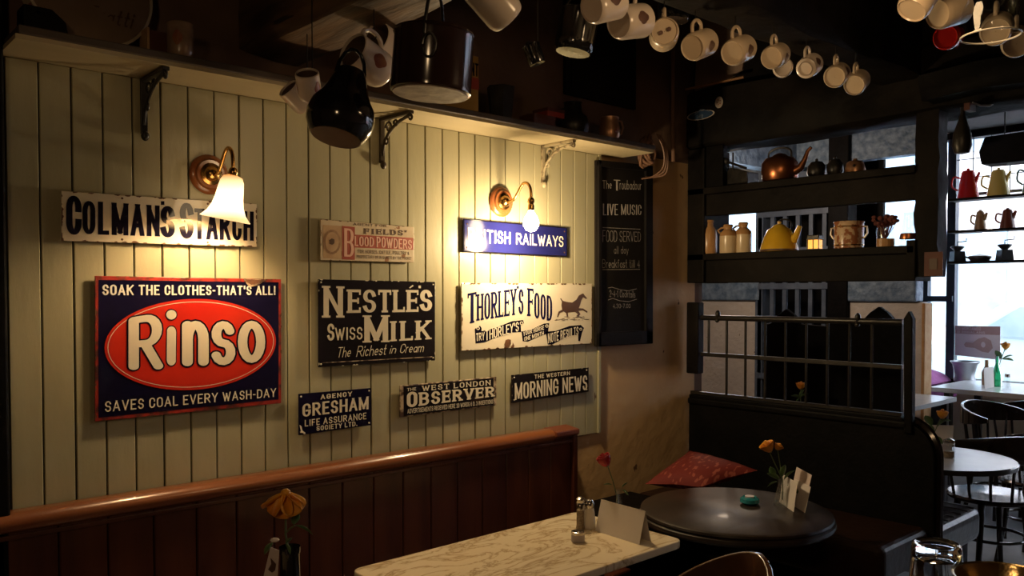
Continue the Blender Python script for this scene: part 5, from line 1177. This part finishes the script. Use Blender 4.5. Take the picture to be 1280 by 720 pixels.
p = at(722.5, 676.5); b1 = thing('tea_light', 'squat tea light in a glass cup in front of the pepper mill', 'candle', p)
MB().lathe([(.001, 0), (.0200, 0), (.0205, .003), (.0205, .024)], p, 24).obj('glass_cup', 'wax', b1, smooth=True); MB().lathe([(.0205, .022), (.0215, .024), (.021, .030), (.0185, .031), (.018, .026), (.001, .026)], p, 24).obj('rim', 'chrome', b1, smooth=True)
b1 = thing('folded_card', 'folded white card standing on the marble table', 'card', at(775, 672))
a_, b_, h_ = at(744, 663.5), at(799, 681), .096; dn_ = (b_-a_).normalized(); nn = Vector((-dn_.y, dn_.x, 0))
def cardpanel(par, a, b, h, lean, m_='paper', nm='panel', th=.0008):
    a, b = Vector(a), Vector(b); n_ = Vector((-(b-a).y, (b-a).x, 0)).normalized(); tt = Vector((0, 0, h))+n_*lean
    vs = [a, b, b+tt, a+tt]; vs += [v+n_*th for v in vs]
    return MB().add(vs, [(0, 1, 2, 3), (7, 6, 5, 4), (0, 4, 5, 1), (1, 5, 6, 2), (2, 6, 7, 3), (3, 7, 4, 0)]).obj(nm, m_, par)
cardpanel(b1, a_, b_, h_, .026); cardpanel(b1, b_+nn*.052, a_+nn*.052, h_, .026)
p = at(776.5, 660)+Vector((.01, .02, 0)); b1 = thing('red_rose_vase', 'thin glass bud vase holding one red rose', 'vase', p)
MB().lathe([(.001, .003), (.016, 0), (.017, .004), (.012, .04), (.0125, .11), (.014, .122)], p, 24).obj('glass_vase', 'glass_thin', b1, smooth=True)
hd = oD(757, 578, (p.x*fx+p.y*fy))
MB().tube([p+Vector((0, 0, .01)), p+Vector((-.004, .004, .10)), p*.55+hd*.45+Vector((0, 0, .055)), hd+Vector((.004, -.004, -.008))], .0018, 6).obj('stem', 'stem', b1)
rose(b1, hd, .0225, 'rose_red', .15, 3, axis=(-.35, .35, 1)); leafp(b1, oD(777, 610, p.x*fx+p.y*fy), (.6, -.4, .8), .026); leafp(b1, oD(765, 606, p.x*fx+p.y*fy), (-.5, .5, .1), .028); leafp(b1, oD(778, 612, p.x*fx+p.y*fy), (.5, -.4, -.5), .026)
# round table items
p = at(978, 632); b1 = thing('yellow_rose_vase', 'clear glass vase with yellow roses on the round table', 'vase', p); D0 = p.x*fx+p.y*fy
MB().lathe([(.001, .003), (.030, 0), (.033, .006), (.027, .03), (.017, .065), (.015, .085), (.020, .100)], p, 28).obj('glass_vase', 'glass_thin', b1, smooth=True)
MB().lathe([(.001, .004), (.028, .003), (.029, .008), (.024, .03), (.020, .045), (.001, .045)], p, 24).obj('water', 'glass_thin', b1, smooth=True)
for (hx, hy), sd in (((961, 561), 2), ((972, 560), 5)):
    h2 = oD(hx, hy, D0); MB().tube([p+Vector((0, 0, .02)), p+Vector((0, 0, .09)), h2+Vector((0, 0, -.006))], .0018, 6).obj('stem', 'stem', b1)
    rose(b1, h2, .021 if sd == 2 else .013, 'rose_yellow', .45, sd, axis=(-.3 if sd == 2 else .3, .3 if sd == 2 else -.4, .8))
for (x_, y_, dx, dz, L_) in ((974, 600, -.7, .5, .05), (972, 602, -.6, -.2, .04), (980, 600, .5, .6, .05), (978, 596, .1, .8, .045), (984, 606, .6, -.4, .05), (968, 596, -.3, .8, .04)):
    leafp(b1, oD(x_, y_, D0-.01), RT*dx+Vector((0, 0, dz)), L_, L_*.6)
b1 = thing('menu_cards', 'white menu cards leaning against the yellow rose vase', 'cards', at(995, 637)); a_ = at(986, 629); b_ = at(1006, 641)
cardpanel(b1, a_, b_, .088, .02); cardpanel(b1, a_+Vector((.02, .012, 0)), b_+Vector((.012, .012, 0)), .125, .028, 'paper_pink', 'menu'); cardpanel(b1, a_+Vector((-.012, .03, 0)), b_+Vector((-.02, .03, 0)), .10, .012, 'paper', 'menu')
p = at(937, 630); b1 = thing('candle_holder', 'teal glass candle holder on the round table', 'candle holder', p)
MB().lathe([(.001, 0), (.024, 0), (.034, .008), (.033, .020), (.024, .027), (.018, .024), (.001, .018)], p, 20).obj('glass_cup', 'teal', b1, smooth=True); MB().lathe([(.001, .018), (.016, .018), (.016, .029), (.001, .029)], p, 18).obj('candle', 'wax', b1)
p = at(917, 630); tag(MB().lathe([(.001, 0), (.018, 0), (.018, .004), (.001, .005)], (0, 0, 0), 20).obj('coin_disc', 'box_red', off=p), 'flat brown disc beside the teal candle holder', 'disc')
p = at(927, 639); tag(MB().lathe([(.001, 0), (.010, 0), (.009, .003), (.001, .003)], (0, 0, 0), 14).obj('bottle_top', 'leather_brown', off=p), 'tiny dark cap in front of the teal candle holder', 'cap')
# yellow rose at left
D0 = 1.42; p = oD(363, 800, D0); p.z = .7505; b1 = thing('yellow_rose_bottle', 'dark bottle with a drooping yellow rose in front of the mahogany bench', 'vase', p)
topz = oD(360, 683, D0).z-.7505
MB().lathe([(.001, 0), (.034, 0), (.037, .006), (.037, topz-.13), (.030, topz-.10), (.0175, topz-.06), (.0165, topz-.012), (.018, topz-.01), (.018, topz)], p, 28).obj('bottle', 'dark_glass', b1, smooth=True)
h2 = oD(357, 618, D0); MB().tube([p+Vector((0, 0, topz-.02)), oD(357, 668, D0), oD(357, 645, D0), h2+Vector((0, 0, .002))], .0018, 6).obj('stem', 'stem', b1)
cc = h2+Vector((0, 0, .002)); rg = random.Random(4)
for i, (a, sp, L_) in enumerate(((-5, 42, .040), (35, 34, .036), (75, 24, .040), (120, 34, .036), (180, 50, .046), (225, 28, .042), (262, 10, .043), (310, 30, .043))):
    vs, fs = petal(.040, L_, -.12); dr = Matrix.Translation(cc) @ Matrix.Rotation(math.atan2(RT.y, RT.x)+R(a-90), 4, 'Z') @ Matrix.Rotation(R(-180+sp), 4, 'X')
    MB().add(vs, fs).xf(dr).obj('petal', 'rose_yellow', b1, smooth=True, solid=.0008)
MB().ball(cc, .009, 6, (1, 1, .9)).obj('calyx', 'rose_yellow', b1, smooth=True)
MB().tube([oD(356, 668, D0), oD(362, 661, D0), oD(369, 657, D0)], .0014, 6).obj('stem', 'stem', b1)
leafp(b1, oD(369, 657, D0), RT*.9+Vector((0, 0, -.3)), .034, .019); leafp(b1, oD(367, 656, D0), RT*.3+Vector((0, 0, .8)), .022, .016)
leafp(b1, oD(341, 678, D0-.02), RT*-.6+Vector((0, 0, -.7)), .024, .013); leafp(b1, oD(357, 679, D0-.02), RT*.4+Vector((0, 0, -.7)), .02, .01); leafp(b1, oD(357, 680, D0-.02), RT*.5+Vector((0, 0, .6)), .016, .009)
b1 = thing('paper_tag', 'white paper tag with brown print hanging at the dark bottle', 'tag', oD(341, 690, D0-.03)); T_ = [oD(338, 684, D0-.05), oD(349, 688, D0-.05), oD(346, 735, D0-.05), oD(326, 735, D0-.05)]
mb = MB().add(T_+[v+Vector((fx, fy, 0))*.001 for v in T_], [(0, 1, 2, 3), (7, 6, 5, 4), (0, 4, 5, 1), (1, 5, 6, 2), (2, 6, 7, 3), (3, 7, 4, 0)]); mb.obj('card', 'paper_pink', b1)
T_ = [oD(x_, y_, D0-.051) for x_, y_ in ((338, 697), (345, 705), (344, 713), (340, 716), (335, 712), (339, 705))]; MB().add(T_, [tuple(range(6))]).obj('print', 'ink_brown', b1)
MB().ball(oD(343.5, 675, D0-.03), .006, 6, (1.3, 1.3, .6)).obj('white_bead', 'paper', b1, smooth=True)

# ---------------------------------------------------------------- chairs
def make_chair(label, m_, top=.80, group=None, drop=.075):
    t = thing('bentwood_chair', label, 'chair', group=group)
    MB().lathe([(.001, 0), (.185, 0), (.200, .006), (.203, .018), (.195, .028), (.001, .022)], (0, 0, .445), 32).obj('seat', m_, t, smooth=True, world=False)
    for a in (45, 135, 225, 315):
        c_, s_ = math.cos(R(a)), math.sin(R(a)); MB().tube([(.15*c_, .15*s_, .45), (.175*c_, .175*s_, .22), (.215*c_, .215*s_, .0)], [.017, .015, .012], 10).obj('leg', m_, t, smooth=True, world=False)
    MB().tube([(.165*math.cos(i*.3927), .165*math.sin(i*.3927), .26) for i in range(16)], .008, 8, closed=True).obj('leg_ring', m_, t, smooth=True, world=False)
    # curved back band: open towards +x, rising at the middle (towards -x)
    vs = []; n = 22
    for i in range(n+1):
        a = R(70+220*i/n); k_ = abs(i/n*2-1); zt = top-drop*k_**1.5; zb = zt-(.105*(1-k_**2)+.028)
        for r_ in (.205, .222): vs += [(r_*math.cos(a), r_*math.sin(a)*1.05, zb), (r_*math.cos(a), r_*math.sin(a)*1.05, zt)]
    fs = []
    for i in range(n):
        b0, b1_ = i*4, (i+1)*4
        fs += [(b0, b1_, b1_+1, b0+1), (b0+2, b0+3, b1_+3, b1_+2), (b0+1, b1_+1, b1_+3, b0+3), (b0, b0+2, b1_+2, b1_)]
    fs += [(0, 1, 3, 2), (n*4, n*4+2, n*4+3, n*4+1)]
    MB().add(vs, fs).obj('back_band', m_, t, smooth=True, world=False, bevel=.003)
    for a in (85, 120, 150, 180, 210, 240, 275):
        k_ = abs((a-180)/110); MB().tube([(.178*math.cos(R(a)), .178*math.sin(R(a)), .46), (.212*math.cos(R(a)), .222*math.sin(R(a)), top-drop*k_**1.5-.04)], .0075, 8).obj('spindle', m_, t, smooth=True, world=False)
    return t
c0 = make_chair('brown bentwood tub chair in front of the round table', 'chairwood', .86, drop=.20)
pk_ = oZ(955, 692, .86); c0.location = (pk_.x-.165, pk_.y+.10, 0); c0.rotation_euler = (0, 0, R(150)); c0.scale = (.86, .86, 1)
c1 = make_chair('black round seated bentwood chair beyond the leather seat end', 'chair_black', .80)
p = oZ(1238, 622, .45); c1.location = (p.x, p.y, 0); c1.rotation_euler = (0, 0, R(48))
for cx_, cy_, rz, lab in ((5.80, 1.80, 250, 'black chair backed against the corner of the pale table'), (6.42, 1.86, 60, 'black chair at the window table, right of the pale table'), (5.22, 1.42, 80, 'black chair between the window table and the round seat, cut by the right edge')):
    c2 = copy_tree(c1); c2['label'] = lab; c2.rotation_euler = (0, 0, R(rz)); c2.location = (cx_, cy_, 0)

# ---------------------------------------------------------------- cafe room furniture
p = oZ(1174, 571, .75); t = thing('small_round_table', 'small pale topped round table beyond the settle end', 'table', (p.x, p.y, 0))
MB().lathe([(.310, .0005), (.315, -.004), (.313, -.022), (.290, -.026)], (p.x, p.y, .75), 48).obj('table_edge', 'chair_black', t, smooth=True)
MB().lathe([(.001, 0), (.309, 0), (.309, -.02), (.001, -.02)], (p.x, p.y, .75), 48).obj('table_top', 'white_top', t, smooth=True)
MB().lathe([(.03, .726), (.025, .3), (.03, .05), (.16, .02), (.16, 0)], (p.x, p.y, 0), 20).obj('pedestal', 'iron', t, smooth=True)
p2 = at(1186, 572); b1 = thing('sugar_jar', 'glass shaker jar with metal lid on the small round table', 'jar', p2)
MB().lathe([(.001, 0), (.026, 0), (.027, .05), (.022, .062)], p2, 20).obj('glass_jar', 'glass_thin', b1, smooth=True); MB().lathe([(.001, .003), (.022, .003), (.022, .03), (.001, .03)], p2, 16).obj('contents', 'pepper', b1); MB().lathe([(.023, .062), (.025, .066), (.022, .082), (.001, .09)], p2, 20).obj('lid', 'chrome', b1, smooth=True)
p2 = at(1176, 566); b1 = thing('napkin_stack', 'crumpled white paper napkins standing beside the glass shaker', 'napkins', p2)
cardpanel(b1, p2+Vector((-.05, .03, 0)), p2+Vector((.0, -.01, 0)), .09, .02); cardpanel(b1, p2+Vector((-.02, .05, 0)), p2+Vector((.05, -.03, 0)), .13, -.02, 'paper', 'napkin'); cardpanel(b1, p2+Vector((-.06, .0, 0)), p2+Vector((-.01, -.05, 0)), .075, .01, 'paper', 'napkin')
p2 = at(1166, 570)+Vector((-.02, .03, 0)); b1 = thing('orange_rose_vase', 'slim glass vase with a yellow orange rose beside the settle end', 'vase', p2); D1 = p2.x*fx+p2.y*fy
MB().lathe([(.001, .003), (.020, 0), (.015, .05), (.013, .12), (.016, .14)], p2, 20).obj('glass_vase', 'glass_thin', b1, smooth=True)
MB().tube([p2+Vector((0, 0, .02)), oD(1166, 545, D1), oD(1178, 518, D1)], .002, 6).obj('stem', 'stem', b1); rose(b1, oD(1178, 520, D1), .022, 'rose_yellow', .3, 8)
for x_, y_, dx, dz in ((1168, 540, -.6, .5), (1165, 532, -.5, .8), (1170, 535, .6, .6), (1172, 528, .8, .2), (1165, 545, .5, -.3)): leafp(b1, oD(x_, y_, D1), RT*dx+Vector((0, 0, dz)), .06, .035)
t = thing('pale_table', 'pale rectangular table behind the grating end post', 'table', (5.9, 2.45, 0))
slab(5.5, 6.36, 2.26, 2.74, .75, .03, .01).obj('table_top', 'white_top', t)
for x_, y_ in ((5.56, 2.32), (6.30, 2.32), (5.56, 2.68), (6.30, 2.68)): MB().box(x_-.02, x_+.02, y_-.02, y_+.02, 0, .72).obj('leg', 'iron', t)
for (x0_, x1_, yb, h_, m_, lab) in ((1092, 1113, 503, .15, 'paper_pink', 'pinkish menu card with dark print on the pale table'), (1096, 1116, 500, .20, 'paper', 'taller pinkish white menu card behind the first'), (1126, 1136, 503, .17, 'paper', 'grey white menu card just right of the grating post')):
    b1 = thing('menu_card', lab, 'card', at(x0_, yb), group='menu cards on the pale table'); cardpanel(b1, at(x0_, yb), at(x1_, yb), h_, .01, m_, 'card', .002)
    if 'dark' in lab: b1_ = oD(1106, 490, 5.55); MB().ball(b1_, .03, 5, (.3, .7, 1.2)).obj('print', 'ink_brown', b1)
p2 = at(1121, 501); b1 = thing('dark_bottle', 'dark bottle hidden behind the grating post on the pale table', 'bottle', p2); MB().lathe([(.001, 0), (.035, 0), (.036, .12), (.014, .17), (.013, .25), (.001, .25)], p2, 18).obj('body', 'dark_glass', b1, smooth=True)
# pointed settles
for i, (pc, ptop, wd) in enumerate(((982, 386, .36), (1098, 383, .34))):
    X_ = 4.65-.10*i; c_ = oX(pc, ptop, X_); zz = c_.z; lab = ('dark pointed top settle panel behind the middle of the grating', 'dark pointed top settle panel behind the right of the grating')[i]
    t = thing('high_settle', lab, 'bench', (X_, c_.y, 0)); hw = wd*(.62 if i == 0 else .5)
    yl = oX(955 if i == 0 else 1035, 400, X_).y; yr = oX(1034 if i == 0 else 1127, 400, X_).y
    MB().prism([(yl, 0), (yl, zz-.10), (c_.y+.10, zz-.09), (c_.y+.05, zz-.035), (c_.y, zz), (c_.y-.05, zz-.035), (c_.y-.10, zz-.09), (yr, zz-.10), (yr, 0)], 'x', X_, X_+.04).obj('back_panel', 'wood_black2', t, bevel=.006)
    MB().box(X_+.04, X_+.42, yr+.01, yl-.01, .40, .46).obj('seat', 'wood_black2', t); MB().box(X_+.06, X_+.40, yr+.02, yl-.02, 0, .40).obj('seat_box', 'wood_black2', t)
p2 = Vector((4.15, oX(1001, 500, 4.15).y, .7505)); D1 = p2.x*fx+p2.y*fy
t = thing('hidden_side_table', 'small dark side table behind the settle back, mostly hidden', 'table', (p2.x, p2.y, 0)); slab(p2.x-.2, p2.x+.2, p2.y-.25, p2.y+.2, .75, .02).obj('table_top', 'tabletop_dark', t); MB().tube([(p2.x, p2.y, 0), (p2.x, p2.y, .73)], .03, 12).obj('pedestal', 'iron', t)
b1 = thing('small_rose_vase', 'single yellow rose showing behind the grating bars', 'vase', p2); hz = oD(1001, 484, D1)
MB().lathe([(.001, 0), (.025, 0), (.018, .06), (.015, .12)], p2, 16).obj('glass_vase', 'glass_thin', b1, smooth=True); MB().tube([p2, hz], .002, 6).obj('stem', 'stem', b1); rose(b1, hz, .022, 'rose_yellow', .3, 12)
for dx, dz in ((-.6, .2), (.5, .3), (-.3, -.4), (.2, .6)): leafp(b1, oD(1000, 497, D1), RT*dx+Vector((0, 0, dz)), .05, .03)
# purple bench
t = thing('purple_bench', 'purple cushioned bench between the plaster pier and the window', 'bench', (7.2, 2.9, 0))
MB().box(6.65, 7.6, 2.75, 3.05, 0, .60).obj('bench_base', 'wood_black2', t); MB().box(6.62, 7.62, 2.70, 3.05, .60, .72).obj('seat_cushion', 'purple', t, bevel=.03, seg=3)
vs = [(6.7, 2.72, .73), (7.6, 2.72, .74), (7.6, 3.0, .74), (6.7, 3.0, .74), (6.72, 2.95, .98), (7.6, 2.8, .80), (7.6, 3.02, .86), (6.72, 3.02, .98)]
MB().add(vs, [(0, 1, 5, 4), (1, 2, 6, 5), (2, 3, 7, 6), (3, 0, 4, 7), (4, 5, 6, 7), (0, 3, 2, 1)]).obj('back_cushion', 'purple', t, bevel=.03, seg=3)
t = thing('window_table', 'long pale table running under the street window', 'table', (7.15, 1.8, 0))
slab(6.8, 7.6, .6, 2.62, .76, .035, .01).obj('table_top', 'white_top', t)
for x_, y_ in ((6.86, .7), (7.5, .7), (6.86, 2.5), (7.5, 2.5)): MB().box(x_-.025, x_+.025, y_-.025, y_+.025, 0, .725).obj('leg', 'iron', t)
Z3 = .7605
def wt(px, py): return oZ(px, py, Z3)
p2 = wt(1246, 483); b1 = thing('green_bottle', 'green glass bottle holding an orange flower on the window table', 'bottle', p2); D1 = p2.x*fx+p2.y*fy
MB().lathe([(.001, 0), (.038, 0), (.040, .01), (.040, .09), (.030, .13), (.014, .17), (.013, .235), (.016, .24)], p2, 20).obj('bottle', 'glass_green', b1, smooth=True)
hz = oD(1257, 434, D1); MB().tube([p2+Vector((0, 0, .1)), oD(1251, 450, D1), hz], .003, 6).obj('stem', 'stem', b1); rose(b1, hz, .03, 'rose_yellow', .3, 14)
for dx, dz in ((.9, .0), (-.4, .6), (.6, .3)): leafp(b1, oD(1252, 449, D1), RT*dx+Vector((0, 0, dz)), .09, .045)
p2 = wt(1259, 486); b1 = thing('window_salt_shaker', 'salt shaker beside the green bottle', 'salt shaker', p2); MB().lathe([(.001, 0), (.03, 0), (.02, .08), (.018, .09)], p2, 12).obj('glass_body', 'glass_thin', b1); MB().lathe([(.02, .09), (.02, .115), (.001, .12)], p2, 12).obj('cap', 'chrome', b1)
b1 = thing('window_menu_card', 'grey menu card standing left of the green bottle', 'card', wt(1236, 486)); cardpanel(b1, wt(1231, 486), wt(1243, 484), .16, .01, 'paper', 'card', .002)
p2 = wt(1233, 481); b1 = thing('wine_bottle', 'brownish wine bottle neck behind the grey menu card', 'bottle', p2); MB().lathe([(.001, 0), (.035, 0), (.036, .10), (.014, .15), (.013, .20), (.001, .2)], p2, 16).obj('body', 'tan_pot', b1, smooth=True)
p2 = oZ(1200, 476, .745); b1 = thing('zinc_bucket', 'grey zinc bucket on the window sill', 'bucket', p2); MB().lathe([(.001, 0), (.085, 0), (.075, .05), (.095, .14), (.115, .165), (.11, .17), (.09, .14), (.07, .05), (.001, .01)], p2+Vector((.02, -.03, 0)), 24).obj('body', 'zinc', b1, smooth=True)
# poster in the window
q4 = [oX(1194, 407, WX-.01), oX(1250.5, 408, WX-.01), oX(1250.5, 450, WX-.01), oX(1194, 444, WX-.01)]; b1 = thing('window_poster', 'pinkish brown poster in the street window', 'poster', q4[3])
def pmp(u, v, k=1): p_ = (q4[3]*(1-u)+q4[2]*u)*(1-v)+(q4[0]*(1-u)+q4[1]*u)*v; return p_-Vector((.001*k, 0, 0))
MB().add([pmp(0, 0, 0), pmp(1, 0, 0), pmp(1, 1, 0), pmp(0, 1, 0)], [(0, 1, 2, 3)]).obj('sheet', 'poster_lt', b1, solid=.002)
MB().add([pmp(0, .74, 2), pmp(1, .74, 2), pmp(1, 1, 2), pmp(0, 1, 2)], [(0, 1, 2, 3)]).obj('brown_band', 'poster', b1)
mb = MB(); letters(mb, 'SO MOR2AM2O', nrm=(-1, 0, 0), fmap=lambda u, v: pmp(.03+.55*u, .86+.10*v, 3), wv=.16, wh=.15); letters(mb, 'O 2SGALANS', nrm=(-1, 0, 0), fmap=lambda u, v: pmp(.05+.62*u, .76+.07*v, 3), wv=.16, wh=.15); mb.obj('lettering', 'poster_lt', b1)
MB().add([pmp(u, v, 2) for u, v in ((.20, .38), (.24, .46), (.40, .46), (.52, .60), (.66, .66), (.80, .56), (.84, .34), (.74, .18), (.60, .20), (.44, .30), (.24, .30))], [tuple(range(11))]).obj('mandolin_print', 'poster', b1)
MB().add([pmp(.63+.05*math.cos(i*.6), .42+.09*math.sin(i*.6), 3) for i in range(10)], [tuple(range(10))]).obj('rosette', 'poster_lt', b1)
# window shelves and pots
for (z_, lab) in ((2.295, 'top thin dark shelf across the street window'), (2.025, 'middle thin dark shelf across the street window'), (1.765, 'lowest thin dark shelf across the street window')):
    tag(MB().box(7.50, 7.66, .4, 2.76, z_-.02, z_).obj('window_shelf', 'wood_black2'), lab, 'shelf', 'window shelves')
def pot(px, z_, r_, h_, m_, lab, kind='coffee_pot'):
    d_ = ray(px, 300); y = (CAM+d_*(7.58/d_.x)).y; p = Vector((7.58, y, z_+.0005)); b1 = thing(kind, lab, 'coffee pot', p)
    MB().lathe([(.001, 0), (r_, 0), (r_*.98, h_*.1), (r_*.62, h_*.82), (r_*.62, h_*.84), (r_*.5, h_*.92), (.012, h_*.96), (.012, h_), (.001, h_*1.02)], p, 28).obj('body', m_, b1, smooth=True)
    MB().tube(sm([p+Vector((0, r_*.75, h_*.70)), p+Vector((0, r_*1.35, h_*.74)), p+Vector((0, r_*1.5, h_*.45)), p+Vector((0, r_*.95, h_*.28))]), .008, 8).obj('handle', m_, b1, smooth=True)
    MB().tube([p+Vector((0, -r_*.6, h_*.5)), p+Vector((0, -r_*1.05, h_*.85))], [.02, .010], 8).obj('spout', m_, b1, smooth=True)
pot(1209, 2.295, .085, .25, 'red_pot', 'tall red enamel coffee pot on the top window shelf')
pot(1247, 2.295, .085, .23, 'yel_pot', 'pale yellow enamel coffee pot on the top window shelf')
pot(1290, 2.295, .075, .26, 'teal_pot', 'grey green coffee pot cut by the right edge')
pot(1225, 2.025, .048, .165, 'tan_pot', 'small tan patterned coffee pot on the middle window shelf')
pot(1259, 2.025, .058, .165, 'brown_pot', 'small brown coffee pot on the middle window shelf')
for px, lab in ((1197, 'dark coffee grinder at the left of the lowest window shelf'), (1256, 'dark coffee grinder with long crank on the lowest window shelf')):
    d_ = ray(px, 300); y = (CAM+d_*(7.58/d_.x)).y; b1 = thing('coffee_grinder', lab, 'grinder', (7.58, y, 1.766))
    MB().lathe([(.07, 0), (.06, .085), (.001, .085)], (7.58, y, 1.766), 4).obj('box', 'iron', b1); MB().lathe([(.02, .085), (.055, .12), (.05, .13), (.001, .135)], (7.58, y, 1.766), 20).obj('hopper', 'iron', b1, smooth=True)
    MB().tube([(7.58, y, 1.90), (7.58, y, 1.93), (7.58, y-.07, 1.935), (7.58, y-.07, 1.96)], .005, 6).obj('crank', 'iron', b1)
d_ = ray(1225, 300); y = (CAM+d_*(7.58/d_.x)).y; b1 = thing('flat_pan', 'flat dark lidded pan on the lowest window shelf', 'pan', (7.58, y, 1.766)); MB().lathe([(.001, 0), (.07, 0), (.09, .03), (.085, .04), (.02, .055), (.001, .06)], (7.58, y, 1.766), 24).obj('body', 'iron_brown', b1, smooth=True); MB().tube([(7.58, y+.08, 1.79), (7.58, y+.16, 1.82)], .008, 6).obj('handle', 'iron', b1)
pA = oX(1223, 190, 7.0); b1 = thing('hanging_trough', 'long dark wooden box hanging before the top of the window', 'box', (7.1, pA.y-.4, pA.z))
MB().prism([(pA.y, pA.z), (pA.y-.04, pA.z+.11), (pA.y-1.1, pA.z+.13), (pA.y-1.1, pA.z-.12), (pA.y-.02, pA.z-.10)], 'x', 7.0, 7.2).obj('box_body', 'wood_black2', b1, bevel=.01)
for dy in (.15, .9): MB().tube([(7.1, pA.y-dy, pA.z+.11), (7.1, pA.y-dy, 2.92)], .005, 6).obj('hanging_wire', 'wire', b1)
pA = oD(1203, 150, 3.06); b1 = thing('hanging_bellows', 'dark pear shaped bellows hanging under the log beam', 'bellows', pA)
MB().lathe([(.001, -.125), (.025, -.12), (.034, -.095), (.030, -.05), (.016, -.005), (.008, .02), (.006, .07), (.001, .075)], pA, 20).obj('body', 'iron', b1, smooth=True)
MB().tube([pA+Vector((0, 0, .06)), pA+Vector((0, 0, .13)), (pA.x-.03, pA.y-.01, 2.24)], .003, 6).obj('hook', 'wire', b1)
pA = oD(1226, 128, 3.0); b1 = thing('curved_horn', 'pale curved horn handle hooked under the log beam', 'horn', pA)
MB().tube([pA+RT*.065+Vector((0, 0, .04)), pA+RT*.06+Vector((0, 0, .01)), pA+RT*.03+Vector((0, 0, -.012)), pA+Vector((0, 0, -.012)), pA-RT*.03+Vector((0, 0, .0))], [.007, .006, .005, .004, .003], 8).obj('horn', 'zinc', b1, smooth=True)
MB().box(pA.x-.075, pA.x-.02, pA.y+.01, pA.y+.03, pA.z-.035, pA.z-.010).obj('tag_block', 'box_red', b1)
pA = oD(1280, 135, 3.0); tag(MB().lathe([(.001, -.03), (.03, -.022), (.042, 0), (.040, .002), (.001, -.02)], (0, 0, 0), 20).obj('hanging_ladle', 'iron', smooth=True, off=pA), 'dark ladle bowl hanging at the right edge under the log beam', 'ladle')

# ---------------------------------------------------------------- counter with tumbler and brass bowl
t = thing('counter', 'small dark counter under the tumbler, below the frame', 'counter', (1.05, .3, 0)); MB().box(.80, 1.46, -.15, .60, .98, 1.02).obj('counter_top', 'tabletop_dark', t, bevel=.004); MB().box(.84, 1.42, -.1, .56, 0, .98).obj('counter_body', 'wood_black2', t)
p2 = oD(1171, 676, 1.14); p2.z = 1.0205; h_ = oD(1171, 678, 1.14).z-p2.z; b1 = thing('glass_tumbler', 'ribbed clear glass tumbler upside down at the lower right', 'glass', p2)
r0 = .031
MB().lathe([(.0395, 0), (.0385, .003), (r0, h_-.010), (r0-.001, h_-.003), (r0-.004, h_), (r0*.75, h_-.002), (r0*.7, h_-.005), (.001, h_-.006), (.001, h_-.016), (r0*.6, h_-.017), (r0-.004, h_-.022), (.0365, .002), (.0385, 0)], p2, 40, ribs=.035).obj('glass_body', 'glass', b1, smooth=True)
p2 = oD(1262, 722, 1.05); zr = p2.z; b1 = thing('brass_bowl', 'wide brass bowl with flat rim at the lower right corner', 'bowl', p2); pz = 1.0205; hh = zr-pz
MB().lathe([(.001, 0), (.03, 0), (.045, hh*.35), (.065, hh*.98), (.066, hh), (.063, hh*.99), (.042, hh*.4), (.001, .006)], (p2.x, p2.y, pz), 40).obj('bowl', 'brass_bowl', b1, smooth=True)
